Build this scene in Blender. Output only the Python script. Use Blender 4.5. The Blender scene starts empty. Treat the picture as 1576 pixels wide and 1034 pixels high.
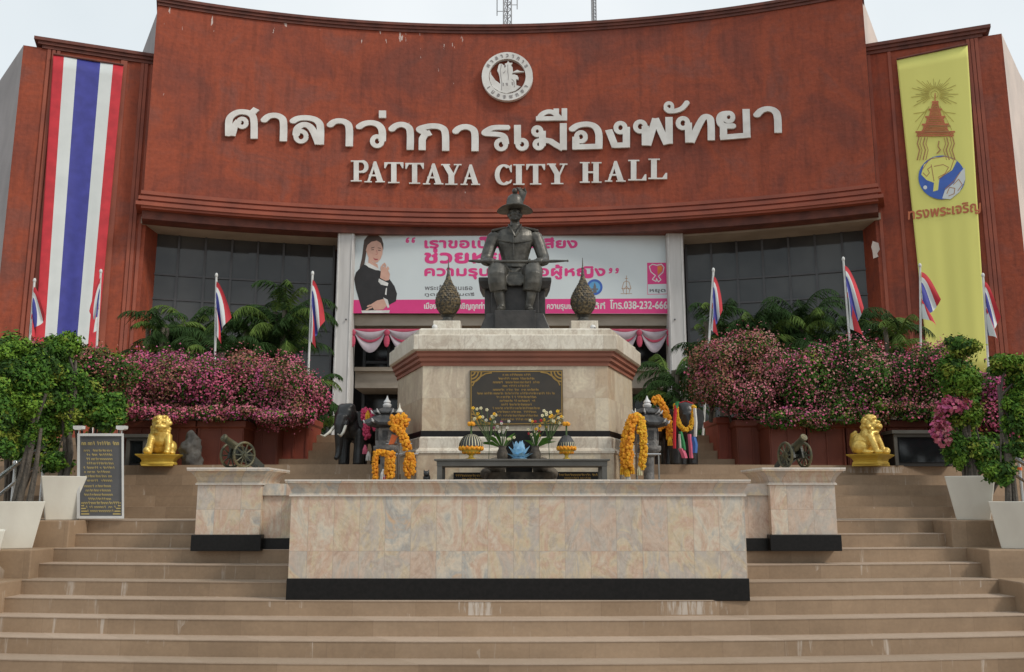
import bpy, bmesh, math, random
import numpy as np
from math import sin, cos, pi, radians, atan2, hypot, sqrt
from mathutils import Vector, Matrix
from mathutils.geometry import delaunay_2d_cdt

# ------------------------------------------------------------------ camera, sky, sun, exposure
SC = bpy.context.scene
COL = SC.collection
FPX, PITCH, EYE = 1396.0, radians(10.3), 1.43
cam_d = bpy.data.cameras.new('camera')
cam_d.sensor_width = 36.0
cam_d.lens = 36.0 * FPX / 1576.0
cam_d.clip_end = 3000
cam = bpy.data.objects.new('camera', cam_d)
cam.location = (0, 0, EYE)
cam.rotation_euler = (radians(90) + PITCH, 0, 0)
COL.objects.link(cam)
SC.camera = cam

SUN_EL, SUN_AZ = radians(44), radians(118)      # azimuth clockwise from +y (north): front right
W = bpy.data.worlds.new('World'); SC.world = W; W.use_nodes = True
wn, wl = W.node_tree.nodes, W.node_tree.links
bg = wn['Background']
sky = wn.new('ShaderNodeTexSky'); sky.sky_type = 'NISHITA'; sky.sun_disc = False
sky.sun_elevation = SUN_EL; sky.sun_rotation = SUN_AZ; sky.air_density = 1.0; sky.dust_density = 3.0
tc = wn.new('ShaderNodeTexCoord')
cn = wn.new('ShaderNodeTexNoise'); cn.inputs['Scale'].default_value = 1.6; cn.inputs['Detail'].default_value = 5
cr = wn.new('ShaderNodeValToRGB')
cr.color_ramp.elements[0].position = .36; cr.color_ramp.elements[0].color = (5.6, 6.3, 6.6, 1)
cr.color_ramp.elements[1].position = .72; cr.color_ramp.elements[1].color = (7.9, 8.2, 8.3, 1)
mx = wn.new('ShaderNodeMix'); mx.data_type = 'RGBA'; mx.inputs[0].default_value = .88
wl.new(tc.outputs['Generated'], cn.inputs['Vector']); wl.new(cn.outputs['Fac'], cr.inputs['Fac'])
wl.new(sky.outputs['Color'], mx.inputs[6]); wl.new(cr.outputs['Color'], mx.inputs[7])
wl.new(mx.outputs[2], bg.inputs['Color'])
bg.inputs['Strength'].default_value = .1
sun_d = bpy.data.lights.new('sun', 'SUN'); sun_d.energy = 1.5; sun_d.angle = radians(10); sun_d.color = (1, .93, .83)
sun = bpy.data.objects.new('sun', sun_d); COL.objects.link(sun)
sun_dir = Vector((sin(SUN_AZ) * cos(SUN_EL), cos(SUN_AZ) * cos(SUN_EL), sin(SUN_EL)))
sun.rotation_euler = sun_dir.to_track_quat('Z', 'Y').to_euler()
SC.view_settings.view_transform = 'Standard'; SC.view_settings.look = 'None'
SC.view_settings.exposure = 0.35; SC.view_settings.gamma = 1
SC.view_settings.use_curve_mapping = False

# ------------------------------------------------------------------ measuring helpers (photo position -> point in the place)
def ray(px, py):
    u, w = (px - 788) / FPX, (517 - py) / FPX
    return Vector((u, cos(PITCH) - w * sin(PITCH), sin(PITCH) + w * cos(PITCH)))
def at(px, py, Y):
    d = ray(px, py); k = Y / d.y
    return Vector((d.x * k, Y, EYE + d.z * k))
def at_plane(px, py, p0, n):
    d = ray(px, py); o = Vector((0, 0, EYE)); k = (p0 - o).dot(n) / d.dot(n)
    return o + d * k

# ------------------------------------------------------------------ materials
MATS = {}
def rgb(r, g, b): return (r, g, b, 1)
def mat(name, c, rough=.6, c2=None, scale=3., detail=4, lo=.35, hi=.65, bump=0., bscale=40., metal=0., spec=.5, coat=0., stretch=None, sheen=0.):
    m = bpy.data.materials.new(name); m.use_nodes = True
    N, L = m.node_tree.nodes, m.node_tree.links
    p = N['Principled BSDF']
    p.inputs['Roughness'].default_value = rough; p.inputs['Metallic'].default_value = metal
    p.inputs['Specular IOR Level'].default_value = spec; p.inputs['Coat Weight'].default_value = coat
    t = N.new('ShaderNodeTexCoord')
    src = t.outputs['Object']
    if stretch:
        mp = N.new('ShaderNodeMapping'); mp.inputs['Scale'].default_value = stretch
        L.new(src, mp.inputs['Vector']); src = mp.outputs['Vector']
    if c2 is None: c2 = tuple(min(1, v * .78) for v in c)
    n = N.new('ShaderNodeTexNoise'); n.inputs['Scale'].default_value = scale; n.inputs['Detail'].default_value = detail
    L.new(src, n.inputs['Vector'])
    r = N.new('ShaderNodeValToRGB')
    r.color_ramp.elements[0].position = lo; r.color_ramp.elements[0].color = (*c2, 1)
    r.color_ramp.elements[1].position = hi; r.color_ramp.elements[1].color = (*c, 1)
    L.new(n.outputs['Fac'], r.inputs['Fac']); L.new(r.outputs['Color'], p.inputs['Base Color'])
    if bump:
        b = N.new('ShaderNodeBump'); b.inputs['Strength'].default_value = bump; b.inputs['Distance'].default_value = .02
        n2 = N.new('ShaderNodeTexNoise'); n2.inputs['Scale'].default_value = bscale; n2.inputs['Detail'].default_value = 5
        L.new(t.outputs['Object'], n2.inputs['Vector']); L.new(n2.outputs['Fac'], b.inputs['Height'])
        L.new(b.outputs['Normal'], p.inputs['Normal'])
    MATS[name] = m
    return m

def node_math(N, L, op, a, b=None):
    n = N.new('ShaderNodeMath'); n.operation = op
    for i, v in enumerate((a, b)):
        if v is None: continue
        if isinstance(v, (int, float)): n.inputs[i].default_value = v
        else: L.new(v, n.inputs[i])
    return n.outputs[0]
def node_mix(N, L, f, a, b, mode='MIX'):
    n = N.new('ShaderNodeMix'); n.data_type = 'RGBA'; n.blend_type = mode
    for i, v in ((0, f), (6, a), (7, b)):
        if isinstance(v, (int, float, tuple)): n.inputs[i].default_value = v
        else: L.new(v, n.inputs[i])
    return n.outputs[2]
def node_ramp(N, L, f, stops):
    r = N.new('ShaderNodeValToRGB')
    while len(r.color_ramp.elements) < len(stops): r.color_ramp.elements.new(.5)
    for e, (p, c) in zip(r.color_ramp.elements, stops): e.position = p; e.color = c
    L.new(f, r.inputs['Fac']); return r.outputs['Color']
def node_noise(N, L, vec, scale, detail=4, dist=0., rough=.5):
    n = N.new('ShaderNodeTexNoise'); n.inputs['Scale'].default_value = scale; n.inputs['Detail'].default_value = detail
    n.inputs['Distortion'].default_value = dist; n.inputs['Roughness'].default_value = rough
    L.new(vec, n.inputs['Vector']); return n.outputs['Fac']
def node_map(N, L, vec, scale=(1, 1, 1), loc=(0, 0, 0)):
    m = N.new('ShaderNodeMapping'); m.inputs['Scale'].default_value = scale; m.inputs['Location'].default_value = loc
    L.new(vec, m.inputs['Vector']); return m.outputs['Vector']

def tile_mat(name, w, h, stops, vein=.5, joint=(.25, .2, .16, 1), rough=.35, zoff=0., jw=.004, veincol=(.75, .68, .6, 1), streak=0., bump=.0, vs=6., spots=()):
    """Square-laid stone tiles w x h, each with its own tone, veins, dark joints and (streak) pale drip stains."""
    m = bpy.data.materials.new(name); m.use_nodes = True
    N, L = m.node_tree.nodes, m.node_tree.links; p = N['Principled BSDF']; p.inputs['Roughness'].default_value = rough
    g = N.new('ShaderNodeNewGeometry').outputs['Position']
    s = N.new('ShaderNodeSeparateXYZ'); L.new(g, s.inputs[0])
    xy = node_math(N, L, 'ADD', s.outputs[0], node_math(N, L, 'MULTIPLY', s.outputs[1], .83))
    zz = node_math(N, L, 'ADD', s.outputs[2], zoff)
    ix = node_math(N, L, 'DIVIDE', xy, w); iz = node_math(N, L, 'DIVIDE', zz, h)
    c = N.new('ShaderNodeCombineXYZ')
    L.new(node_math(N, L, 'FLOOR', ix), c.inputs[0]); L.new(node_math(N, L, 'FLOOR', iz), c.inputs[1])
    wn_ = N.new('ShaderNodeTexWhiteNoise'); wn_.noise_dimensions = '2D'; L.new(c.outputs[0], wn_.inputs['Vector'])
    # each tile's own cut of the stone
    v2 = N.new('ShaderNodeVectorMath'); v2.operation = 'ADD'; L.new(g, v2.inputs[0])
    sc_ = N.new('ShaderNodeVectorMath'); sc_.operation = 'SCALE'; sc_.inputs['Scale'].default_value = 9.
    L.new(wn_.outputs['Color'], sc_.inputs[0]); L.new(sc_.outputs[0], v2.inputs[1])
    n1 = node_noise(N, L, node_map(N, L, v2.outputs[0], (1.3, 1.3, .8)), 2.4, 7, 1.6, .62)
    f = node_math(N, L, 'ADD', node_math(N, L, 'MULTIPLY', wn_.outputs['Value'], .52), node_math(N, L, 'SUBTRACT', node_math(N, L, 'MULTIPLY', n1, .95), .235))
    col = node_ramp(N, L, f, stops)
    n2 = node_noise(N, L, node_map(N, L, v2.outputs[0], (1.5, 1.5, .7)), vs, 8, 1.1, .68)
    vf = node_math(N, L, 'MULTIPLY', node_math(N, L, 'SUBTRACT', 1., node_math(N, L, 'MINIMUM', node_math(N, L, 'MULTIPLY', node_math(N, L, 'ABSOLUTE', node_math(N, L, 'SUBTRACT', n2, .5)), 14.), 1.)), vein)
    col = node_mix(N, L, vf, col, veincol)
    nd = node_noise(N, L, node_map(N, L, v2.outputs[0], (1.2, 1.2, .7)), vs * .8, 6, .9, .66)
    vd = node_math(N, L, 'MULTIPLY', node_math(N, L, 'SUBTRACT', 1., node_math(N, L, 'MINIMUM', node_math(N, L, 'MULTIPLY', node_math(N, L, 'ABSOLUTE', node_math(N, L, 'SUBTRACT', nd, .56)), 26.), 1.)), vein * .9)
    col = node_mix(N, L, vd, col, (.27, .17, .12, 1))
    n3 = node_noise(N, L, g, 30., 5)
    col = node_mix(N, L, .5, col, node_ramp(N, L, n3, [(.3, (.78, .78, .78, 1)), (.7, (1, 1, 1, 1))]), 'MULTIPLY')
    fx = node_math(N, L, 'FRACT', ix); fz = node_math(N, L, 'FRACT', iz)
    def near(fr, lim):
        a = node_math(N, L, 'LESS_THAN', fr, lim); b = node_math(N, L, 'GREATER_THAN', fr, 1 - lim)
        return node_math(N, L, 'MAXIMUM', a, b)
    j = node_math(N, L, 'MULTIPLY', node_math(N, L, 'MAXIMUM', near(fx, jw / w), near(fz, jw / h)), .32)
    col = node_mix(N, L, j, col, joint)
    if streak:
        q = node_noise(N, L, node_map(N, L, g, (7., 7., .5)), 1.6, 6, .3, .7)
        k = node_noise(N, L, node_map(N, L, g, (1, 1, 1.5)), .9, 3)
        k = node_math(N, L, 'MULTIPLY', node_math(N, L, 'GREATER_THAN', k, .50), node_math(N, L, 'MAXIMUM', node_math(N, L, 'MULTIPLY', node_math(N, L, 'SUBTRACT', q, .60), 6. * streak), 0.))
        k = node_math(N, L, 'MINIMUM', k, .6)
        col = node_mix(N, L, k, col, (.62, .56, .5, 1))
        for sx_, hw_, z0_, z1_ in spots:
            inx = node_math(N, L, 'SUBTRACT', 1., node_math(N, L, 'MINIMUM', node_math(N, L, 'DIVIDE', node_math(N, L, 'ABSOLUTE', node_math(N, L, 'SUBTRACT', s.outputs[0], sx_)), hw_), 1.))
            inz = node_math(N, L, 'MULTIPLY', node_math(N, L, 'GREATER_THAN', s.outputs[2], z0_), node_math(N, L, 'LESS_THAN', s.outputs[2], z1_))
            q2 = node_noise(N, L, node_map(N, L, g, (16., 16., 1.6)), 1.6, 6, .2, .7)
            kk = node_math(N, L, 'MINIMUM', node_math(N, L, 'MAXIMUM', node_math(N, L, 'MULTIPLY', node_math(N, L, 'SUBTRACT', node_math(N, L, 'ADD', q2, node_math(N, L, 'MULTIPLY', inx, .22)), .60), 5.), 0.), .6)
            kk = node_math(N, L, 'MULTIPLY', node_math(N, L, 'MULTIPLY', kk, inz), node_math(N, L, 'GREATER_THAN', inx, .01))
            col = node_mix(N, L, kk, col, (.66, .63, .59, 1))
        d = node_noise(N, L, node_map(N, L, g, (.6, .6, 2.)), 1.1, 6)
        col = node_mix(N, L, 1., col, node_ramp(N, L, d, [(.3, (.78, .76, .74, 1)), (.65, (1.06, 1.04, 1.02, 1))]), 'MULTIPLY')
    L.new(col, p.inputs['Base Color'])
    if bump:
        b = N.new('ShaderNodeBump'); b.inputs['Strength'].default_value = bump; b.inputs['Distance'].default_value = .01
        L.new(n3, b.inputs['Height']); L.new(b.outputs['Normal'], p.inputs['Normal'])
    MATS[name] = m; return m

def facade_mat(name, top=None):
    """Weathered red-brown plaster: blotches, faint vertical run marks, brushed lines, flaked white specks."""
    m = bpy.data.materials.new(name); m.use_nodes = True
    N, L = m.node_tree.nodes, m.node_tree.links; p = N['Principled BSDF']; p.inputs['Roughness'].default_value = .75
    p.inputs['Specular IOR Level'].default_value = .3
    g = N.new('ShaderNodeNewGeometry').outputs['Position']
    a = node_noise(N, L, g, .42, 8, .6, .62)
    col = node_ramp(N, L, a, [(.28, (.19, .060, .043, 1)), (.42, (.26, .064, .038, 1)), (.52, (.335, .074, .036, 1)), (.62, (.265, .076, .050, 1)), (.78, (.215, .078, .058, 1))])
    b = node_noise(N, L, node_map(N, L, g, (3.2, 3.2, .35)), 1.5, 6, .2, .65)
    col = node_mix(N, L, .8, col, node_ramp(N, L, b, [(.32, (.72, .74, .77, 1)), (.52, (1, 1, 1, 1)), (.75, (1.1, 1.05, 1, 1))]), 'MULTIPLY')
    c = node_noise(N, L, node_map(N, L, g, (.5, .5, 4.)), 1.8, 5, .1, .7)
    col = node_mix(N, L, .5, col, node_ramp(N, L, c, [(.35, (.78, .78, .8, 1)), (.6, (1, 1, 1, 1))]), 'MULTIPLY')
    d = node_noise(N, L, g, 9., 6)
    col = node_mix(N, L, .55, col, node_ramp(N, L, d, [(.3, (.74, .74, .74, 1)), (.65, (1.04, 1.04, 1.04, 1))]), 'MULTIPLY')
    if top:
        e = node_noise(N, L, node_map(N, L, g, (2.6, 2.6, .55)), 2.3, 4, 0, .6)
        s = N.new('ShaderNodeSeparateXYZ'); L.new(g, s.inputs[0])
        hz = N.new('ShaderNodeMapRange'); hz.inputs[1].default_value = top - 1.6; hz.inputs[2].default_value = top; L.new(s.outputs[2], hz.inputs[0])
        hx = node_math(N, L, 'LESS_THAN', s.outputs[0], -1.5)
        k = node_math(N, L, 'GREATER_THAN', node_math(N, L, 'ADD', e, node_math(N, L, 'MULTIPLY', hz.outputs[0], .10)), .735)
        k = node_math(N, L, 'MULTIPLY', node_math(N, L, 'MULTIPLY', k, hx), .75)
        col = node_mix(N, L, k, col, (.66, .58, .54, 1))
    L.new(col, p.inputs['Base Color'])
    bm_ = N.new('ShaderNodeBump'); bm_.inputs['Strength'].default_value = .35; bm_.inputs['Distance'].default_value = .03
    L.new(d, bm_.inputs['Height']); L.new(bm_.outputs['Normal'], p.inputs['Normal'])
    MATS[name] = m; return m

facade_mat('red_plaster', 18.2); facade_mat('red_plaster_plain')
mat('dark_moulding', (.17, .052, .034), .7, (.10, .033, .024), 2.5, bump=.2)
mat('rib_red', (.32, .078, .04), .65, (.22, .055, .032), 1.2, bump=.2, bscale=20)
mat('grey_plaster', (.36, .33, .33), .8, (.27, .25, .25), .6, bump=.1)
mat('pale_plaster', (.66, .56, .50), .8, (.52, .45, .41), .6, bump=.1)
mat('beige_concrete', (.40, .35, .29), .8, (.30, .26, .21), .9, bump=.15, stretch=(1, 1, 3))
mat('column_grey', (.56, .55, .54), .65, (.47, .46, .45), 1.5, bump=.05, stretch=(4, 4, .4))
mat('trim_white', (.72, .71, .69), .5)
mat('letter_white', (.74, .73, .70), .45, (.62, .60, .57), 2.5)
mat('dark_room', (.02, .02, .022), .7)
mat('mullion', (.07, .07, .075), .45)
mat('white_cloth', (.66, .70, .70), .75, (.6, .64, .64), 1.2); mat('red_cloth', (.58, .03, .045), .7); mat('blue_cloth', (.055, .06, .33), .7)
mat('yellow_cloth', (.74, .72, .20), .75, (.70, .68, .185), .8, stretch=(1, 1, .15))
mat('banner_white', (.60, .66, .68), .5, (.57, .63, .65), .8); mat('pink_print', (.68, .04, .22), .5, (.65, .035, .205)); mat('grey_print', (.16, .16, .17), .6)
mat('orange_print', (.75, .22, .03), .5); mat('blue_print', (.045, .13, .50), .5); mat('light_blue_print', (.12, .38, .68), .5)
mat('skin_print', (.60, .36, .28), .6, (.55, .32, .25), 6); mat('black_print', (.02, .018, .02), .6, (.012, .011, .012), 4); mat('hair_print', (.075, .045, .034), .6); mat('lip_print', (.42, .08, .09), .6)
mat('brown_print', (.40, .20, .08), .6, (.34, .16, .06), 12); mat('red_print', (.52, .15, .06), .6); mat('gold_print', (.42, .33, .05), .6)
mat('swag_pink', (.50, .06, .12), .7); mat('swag_grey', (.42, .36, .40), .7)
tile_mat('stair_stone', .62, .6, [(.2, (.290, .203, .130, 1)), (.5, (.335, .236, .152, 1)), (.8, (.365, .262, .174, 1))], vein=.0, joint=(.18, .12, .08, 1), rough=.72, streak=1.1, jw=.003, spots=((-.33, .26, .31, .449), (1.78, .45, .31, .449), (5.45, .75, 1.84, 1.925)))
tile_mat('tread_stone_lit', .62, .6, [(.2, (.37, .275, .20, 1)), (.8, (.45, .345, .262, 1))], vein=.0, joint=(.2, .15, .1, 1), rough=.7, jw=.0025)  # stair stone again, lightened: skylight on the treads put into the colour
MARB = [(.12, (.46, .32, .25, 1)), (.28, (.60, .46, .36, 1)), (.40, (.48, .43, .38, 1)), (.50, (.63, .52, .36, 1)), (.58, (.58, .40, .30, 1)), (.68, (.66, .57, .45, 1)), (.80, (.42, .42, .40, 1)), (.92, (.62, .43, .28, 1))]
tile_mat('wall_marble', .262, .56, MARB, vein=.24, vs=3.4, zoff=.192, rough=.16, joint=(.3, .24, .2, 1), veincol=(.72, .65, .56, 1))
tile_mat('pier_marble', .29, .47, MARB, vein=.24, vs=3.4, zoff=.075, rough=.2, joint=(.3, .24, .2, 1), veincol=(.72, .65, .56, 1))
tile_mat('coping_marble', .55, 3., MARB, vein=.2, vs=3.4, rough=.2, veincol=(.66, .58, .5, 1))
tile_mat('edge_marble', .55, 3., [(.2, (.62, .56, .49, 1)), (.8, (.7, .64, .57, 1))], vein=.2, rough=.25)
CREAM = [(.25, (.50, .38, .26, 1)), (.42, (.64, .54, .385, 1)), (.52, (.60, .52, .40, 1)), (.62, (.68, .59, .44, 1)), (.75, (.54, .44, .33, 1))]
tile_mat('monument_marble', .62, .585, CREAM, vein=.25, zoff=.14, rough=.3, joint=(.36, .3, .23, 1), veincol=(.45, .36, .28, 1), vs=3.)
tile_mat('monument_white', .62, 3., [(.25, (.60, .53, .43, 1)), (.6, (.74, .69, .59, 1))], vein=.35, rough=.35, veincol=(.42, .34, .25, 1), vs=4.)
mat('black_granite', (.012, .011, .011), .35, (.007, .007, .007), 30, spec=.25)
mat('monument_red', (.29, .10, .058), .6, (.22, .078, .046), 2)
mat('bronze', (.11, .103, .088), .42, (.042, .040, .035), 7, bump=.3, bscale=22, metal=.35, spec=.6)
mat('dark_bronze', (.055, .05, .047), .45, (.03, .028, .027), 5, bump=.25, bscale=18, metal=.25)
mat('lotus_bronze', (.16, .12, .065), .5, (.045, .04, .032), 26, detail=2, lo=.42, hi=.58, bump=1., bscale=26, metal=.3)
mat('plaque_dark', (.040, .031, .022), .35, (.03, .024, .018), 5)
mat('gold_letter', (.36, .22, .06), .35, metal=.5)
mat('gold', (.80, .58, .16), .38, (.60, .38, .07), 9, bump=.35, bscale=22, metal=.35)
mat('gold_base', (.74, .53, .09), .42, (.58, .38, .05), 5, metal=.3)
mat('cannon_bronze', (.13, .105, .05), .5, (.06, .065, .045), 9, bump=.35, metal=.5); mat('cannon_dark', (.03, .034, .032), .5, (.05, .05, .035), 12, bump=.3, metal=.3)
mat('box_red', (.19, .045, .022), .6, (.13, .03, .016), 1.5, bump=.1); mat('box_red_lit', (.26, .05, .025), .6)  # the second red is a lit copy: light on the end boxes painted in
mat('planter_white', (.70, .68, .60), .5, (.60, .57, .50), 2.5, stretch=(1, 1, .5), bump=.08, bscale=12); mat('soil', (.045, .03, .02), .9)
mat('bark', (.12, .10, .08), .85, (.055, .048, .04), 10, bump=.8, bscale=30, stretch=(3, 3, .6)); mat('palm_bark', (.14, .12, .09), .85, (.08, .07, .05), 9, bump=.6)
mat('leaf_dark', (.040, .088, .020), .5, (.028, .064, .014), 5); mat('leaf_mid', (.065, .15, .022), .5, (.045, .11, .016), 5)
mat('leaf_light', (.14, .25, .030), .5, (.10, .19, .022), 5); mat('leaf_yellow', (.22, .26, .04), .55, (.16, .20, .03), 5); mat('leaf_olive', (.13, .11, .045), .6, (.085, .085, .032), 5)
mat('bract_pink', (.60, .13, .23), .6, (.50, .10, .19), 7); mat('bract_rose', (.58, .19, .24), .6, (.48, .15, .19), 7); mat('bract_magenta', (.48, .11, .25), .6); mat('bract_pale', (.47, .22, .21), .6); mat('bract_rust', (.37, .15, .11), .6)
mat('palm_leaf', (.032, .068, .016), .45, (.020, .045, .011), 4); mat('palm_leaf_light', (.11, .17, .035), .45, (.08, .13, .026), 4)
mat('pole_white', (.68, .68, .66), .4); mat('steel', (.55, .55, .55), .25, metal=.9); mat('steel_dull', (.32, .31, .29), .4, metal=.6)
mat('sign_grey', (.115, .115, .12), .45); mat('sign_gold', (.58, .46, .18), .4); mat('sign_white', (.72, .72, .70), .4)
mat('elephant_black', (.014, .014, .015), .35, (.022, .022, .022), 8, bump=.25, bscale=25); mat('ivory', (.72, .68, .58), .4); mat('horse_brown', (.035, .017, .012), .4, bump=.2)
mat('marigold', (.84, .40, .015), .7, (.68, .22, .008), 14, bump=.8, bscale=60); mat('marigold_yellow', (.85, .54, .03), .7, (.7, .3, .01), 22, bump=.8, bscale=60)
mat('rose_red', (.50, .012, .03), .6); mat('rose_pink', (.62, .05, .14), .6); mat('ribbon_green', (.03, .24, .08), .6); mat('ribbon_blue', (.05, .16, .48), .6); mat('ribbon_pink', (.68, .13, .22), .6); mat('ribbon_white', (.7, .68, .64), .6)
mat('lantern_stone', (.24, .23, .22), .7, (.10, .10, .10), 12, bump=.4); mat('lantern_dark', (.035, .035, .037), .6, (.06, .06, .06), 12, bump=.3); mat('lantern_white', (.62, .62, .62), .5)
mat('table_metal', (.11, .105, .095), .5, (.08, .075, .066), 4); mat('urn_stone', (.15, .125, .095), .8, (.05, .042, .035), 6, bump=.8, bscale=16)
mat('blue_paper', (.32, .58, .78), .6, (.26, .5, .7), 6); mat('orchid', (.40, .05, .20), .6); mat('cream_flower', (.72, .66, .42), .6); mat('stem_green', (.06, .11, .03), .6)
mat('rubber_black', (.02, .02, .02), .6); mat('dark_glass', (.012, .014, .016), .12, spec=.6); mat('rock', (.095, .088, .078), .85, (.045, .042, .038), 5, bump=1., bscale=8)
mat('orange_band', (.75, .16, .03), .5); mat('mast_grey', (.36, .36, .37), .5, metal=.5)
mat('ground_stone', (.28, .22, .17), .8, (.22, .17, .13), .4, bump=.1)

for k_, m_ in MATS.items():
    if k_.startswith(('leaf_', 'bract_', 'palm_leaf')):
        m_.node_tree.nodes['Principled BSDF'].inputs['Specular IOR Level'].default_value = .12
        m_.node_tree.nodes['Principled BSDF'].inputs['Roughness'].default_value = .7
def glass_mat():
    m = bpy.data.materials.new('tinted_glass'); m.use_nodes = True
    N, L = m.node_tree.nodes, m.node_tree.links; p = N['Principled BSDF']
    g = N.new('ShaderNodeNewGeometry').outputs['Position']
    n = node_noise(N, L, g, .5, 3)
    L.new(node_ramp(N, L, n, [(.35, (.036, .038, .040, 1)), (.65, (.078, .080, .079, 1))]), p.inputs['Base Color'])
    p.inputs['Roughness'].default_value = .06; p.inputs['IOR'].default_value = 1.45
    b = N.new('ShaderNodeBump'); b.inputs['Strength'].default_value = .04; b.inputs['Distance'].default_value = .05
    L.new(node_noise(N, L, g, 1.1, 2), b.inputs['Height']); L.new(b.outputs['Normal'], p.inputs['Normal'])
    MATS['tinted_glass'] = m
glass_mat()

# ------------------------------------------------------------------ object helpers
def tag(o, label=None, cat=None, group=None, kind=None):
    if label: o['label'] = label
    if cat: o['category'] = cat
    if group: o['group'] = group
    if kind: o['kind'] = kind
    return o
def thing(name, label, cat, loc=(0, 0, 0), rz=0, group=None):
    o = bpy.data.objects.new(name, None); o.empty_display_size = .2
    o.location = loc; o.rotation_euler = (0, 0, rz); COL.objects.link(o)
    return tag(o, label, cat, group)
def copy_tree(o, parent=None):
    c = o.copy(); COL.objects.link(c); c.parent = parent
    for ch in list(o.children): copy_tree(ch, c)
    return c
def copy_thing(o, loc, rz=0, label=None, sx=1):
    c = copy_tree(o); c.location = loc; c.rotation_euler = (0, 0, rz)
    if sx != 1: c.scale = (sx, 1, 1)
    if label: c['label'] = label
    return c

def tri2d(contours, strokes=()):
    """Union of 2-D outlines (non-zero winding) and stroke polygons -> vertices, triangles, boundary edges."""
    vs, es = [], []
    for c in list(contours) + list(strokes):
        b = len(vs); vs += [Vector((p[0], p[1])) for p in c]
        es += [(b + i, b + (i + 1) % len(c)) for i in range(len(c))]
    r = delaunay_2d_cdt(vs, es, [], 0, 1e-6)
    V, F = r[0], r[2]
    if not F: return [], []
    cen = np.array([[sum(V[i].x for i in f) / len(f), sum(V[i].y for i in f) / len(f)] for f in F])
    def wind(cs):
        tot = np.zeros(len(cen))
        for c in cs:
            a = np.array(c, float); b = np.roll(a, -1, 0)
            for (x0, y0), (x1, y1) in zip(a, b):
                up = (y0 <= cen[:, 1]) & (y1 > cen[:, 1]); dn = (y1 <= cen[:, 1]) & (y0 > cen[:, 1])
                side = (x1 - x0) * (cen[:, 1] - y0) - (cen[:, 0] - x0) * (y1 - y0)
                tot += (up & (side > 0)).astype(float) - (dn & (side < 0)).astype(float)
        return tot
    keep = wind(contours) != 0 if contours else np.zeros(len(cen), bool)
    if strokes:
        ss = []
        for c in strokes:
            ar = sum(c[i][0] * c[(i + 1) % len(c)][1] - c[(i + 1) % len(c)][0] * c[i][1] for i in range(len(c)))
            ss.append(c if ar > 0 else c[::-1])
        keep |= wind(ss) != 0
    out = []
    for f, k in zip(F, keep):
        if not k: continue
        a, b, c = (V[i] for i in f[:3])
        ar = (b.x - a.x) * (c.y - a.y) - (c.x - a.x) * (b.y - a.y)
        out.append(tuple(f) if ar > 0 else tuple(f)[::-1])
    return [(v.x, v.y) for v in V], out

def pen(pts, hw, hwy=None, cap=False, n=8):
    """A pen stroke along pts: quads for the segments, discs at the joints."""
    k = 1. if hwy is None else hw / hwy
    P = [(x, y * k) for x, y in pts]; out = []
    for (x0, y0), (x1, y1) in zip(P, P[1:]):
        l = hypot(x1 - x0, y1 - y0) or 1e-9; nx, ny = -(y1 - y0) / l * hw, (x1 - x0) / l * hw
        out.append([(x0 + nx, y0 + ny), (x0 - nx, y0 - ny), (x1 - nx, y1 - ny), (x1 + nx, y1 + ny)])
    J = P if cap else P[1:-1]
    for x, y in J: out.append([(x + hw * cos(2 * pi * (i + .37) / n), y + hw * sin(2 * pi * (i + .37) / n)) for i in range(n)])
    return [[(x, y / k) for x, y in c] for c in out]
RINGS = set()
def arc(cx, cy, r, a0=0, a1=360, n=18, ry=None):
    ry = ry or r
    return [(cx + r * cos(radians(a0 + (a1 - a0) * i / n)), cy + ry * sin(radians(a0 + (a1 - a0) * i / n))) for i in range(n + 1)]
def ring2(cx, cy, r):
    a = arc(cx, cy, r, 0, 360, 24); RINGS.add(id(a)); KEEP.append(a); return a
KEEP = []
def smooth_line(pts, n=5):
    if len(pts) < 5: return pts
    out = []
    for i in range(len(pts) - 1):
        p0, p1, p2, p3 = pts[max(i - 1, 0)], pts[i], pts[i + 1], pts[min(i + 2, len(pts) - 1)]
        for k in range(n):
            t = k / n
            out.append(tuple(.5 * (2 * b + (c - a) * t + (2 * a - 5 * b + 4 * c - d) * t * t + (3 * b - a - 3 * c + d) * t**3) for a, b, c, d in zip(p0, p1, p2, p3)))
    return out + [pts[-1]]

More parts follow.
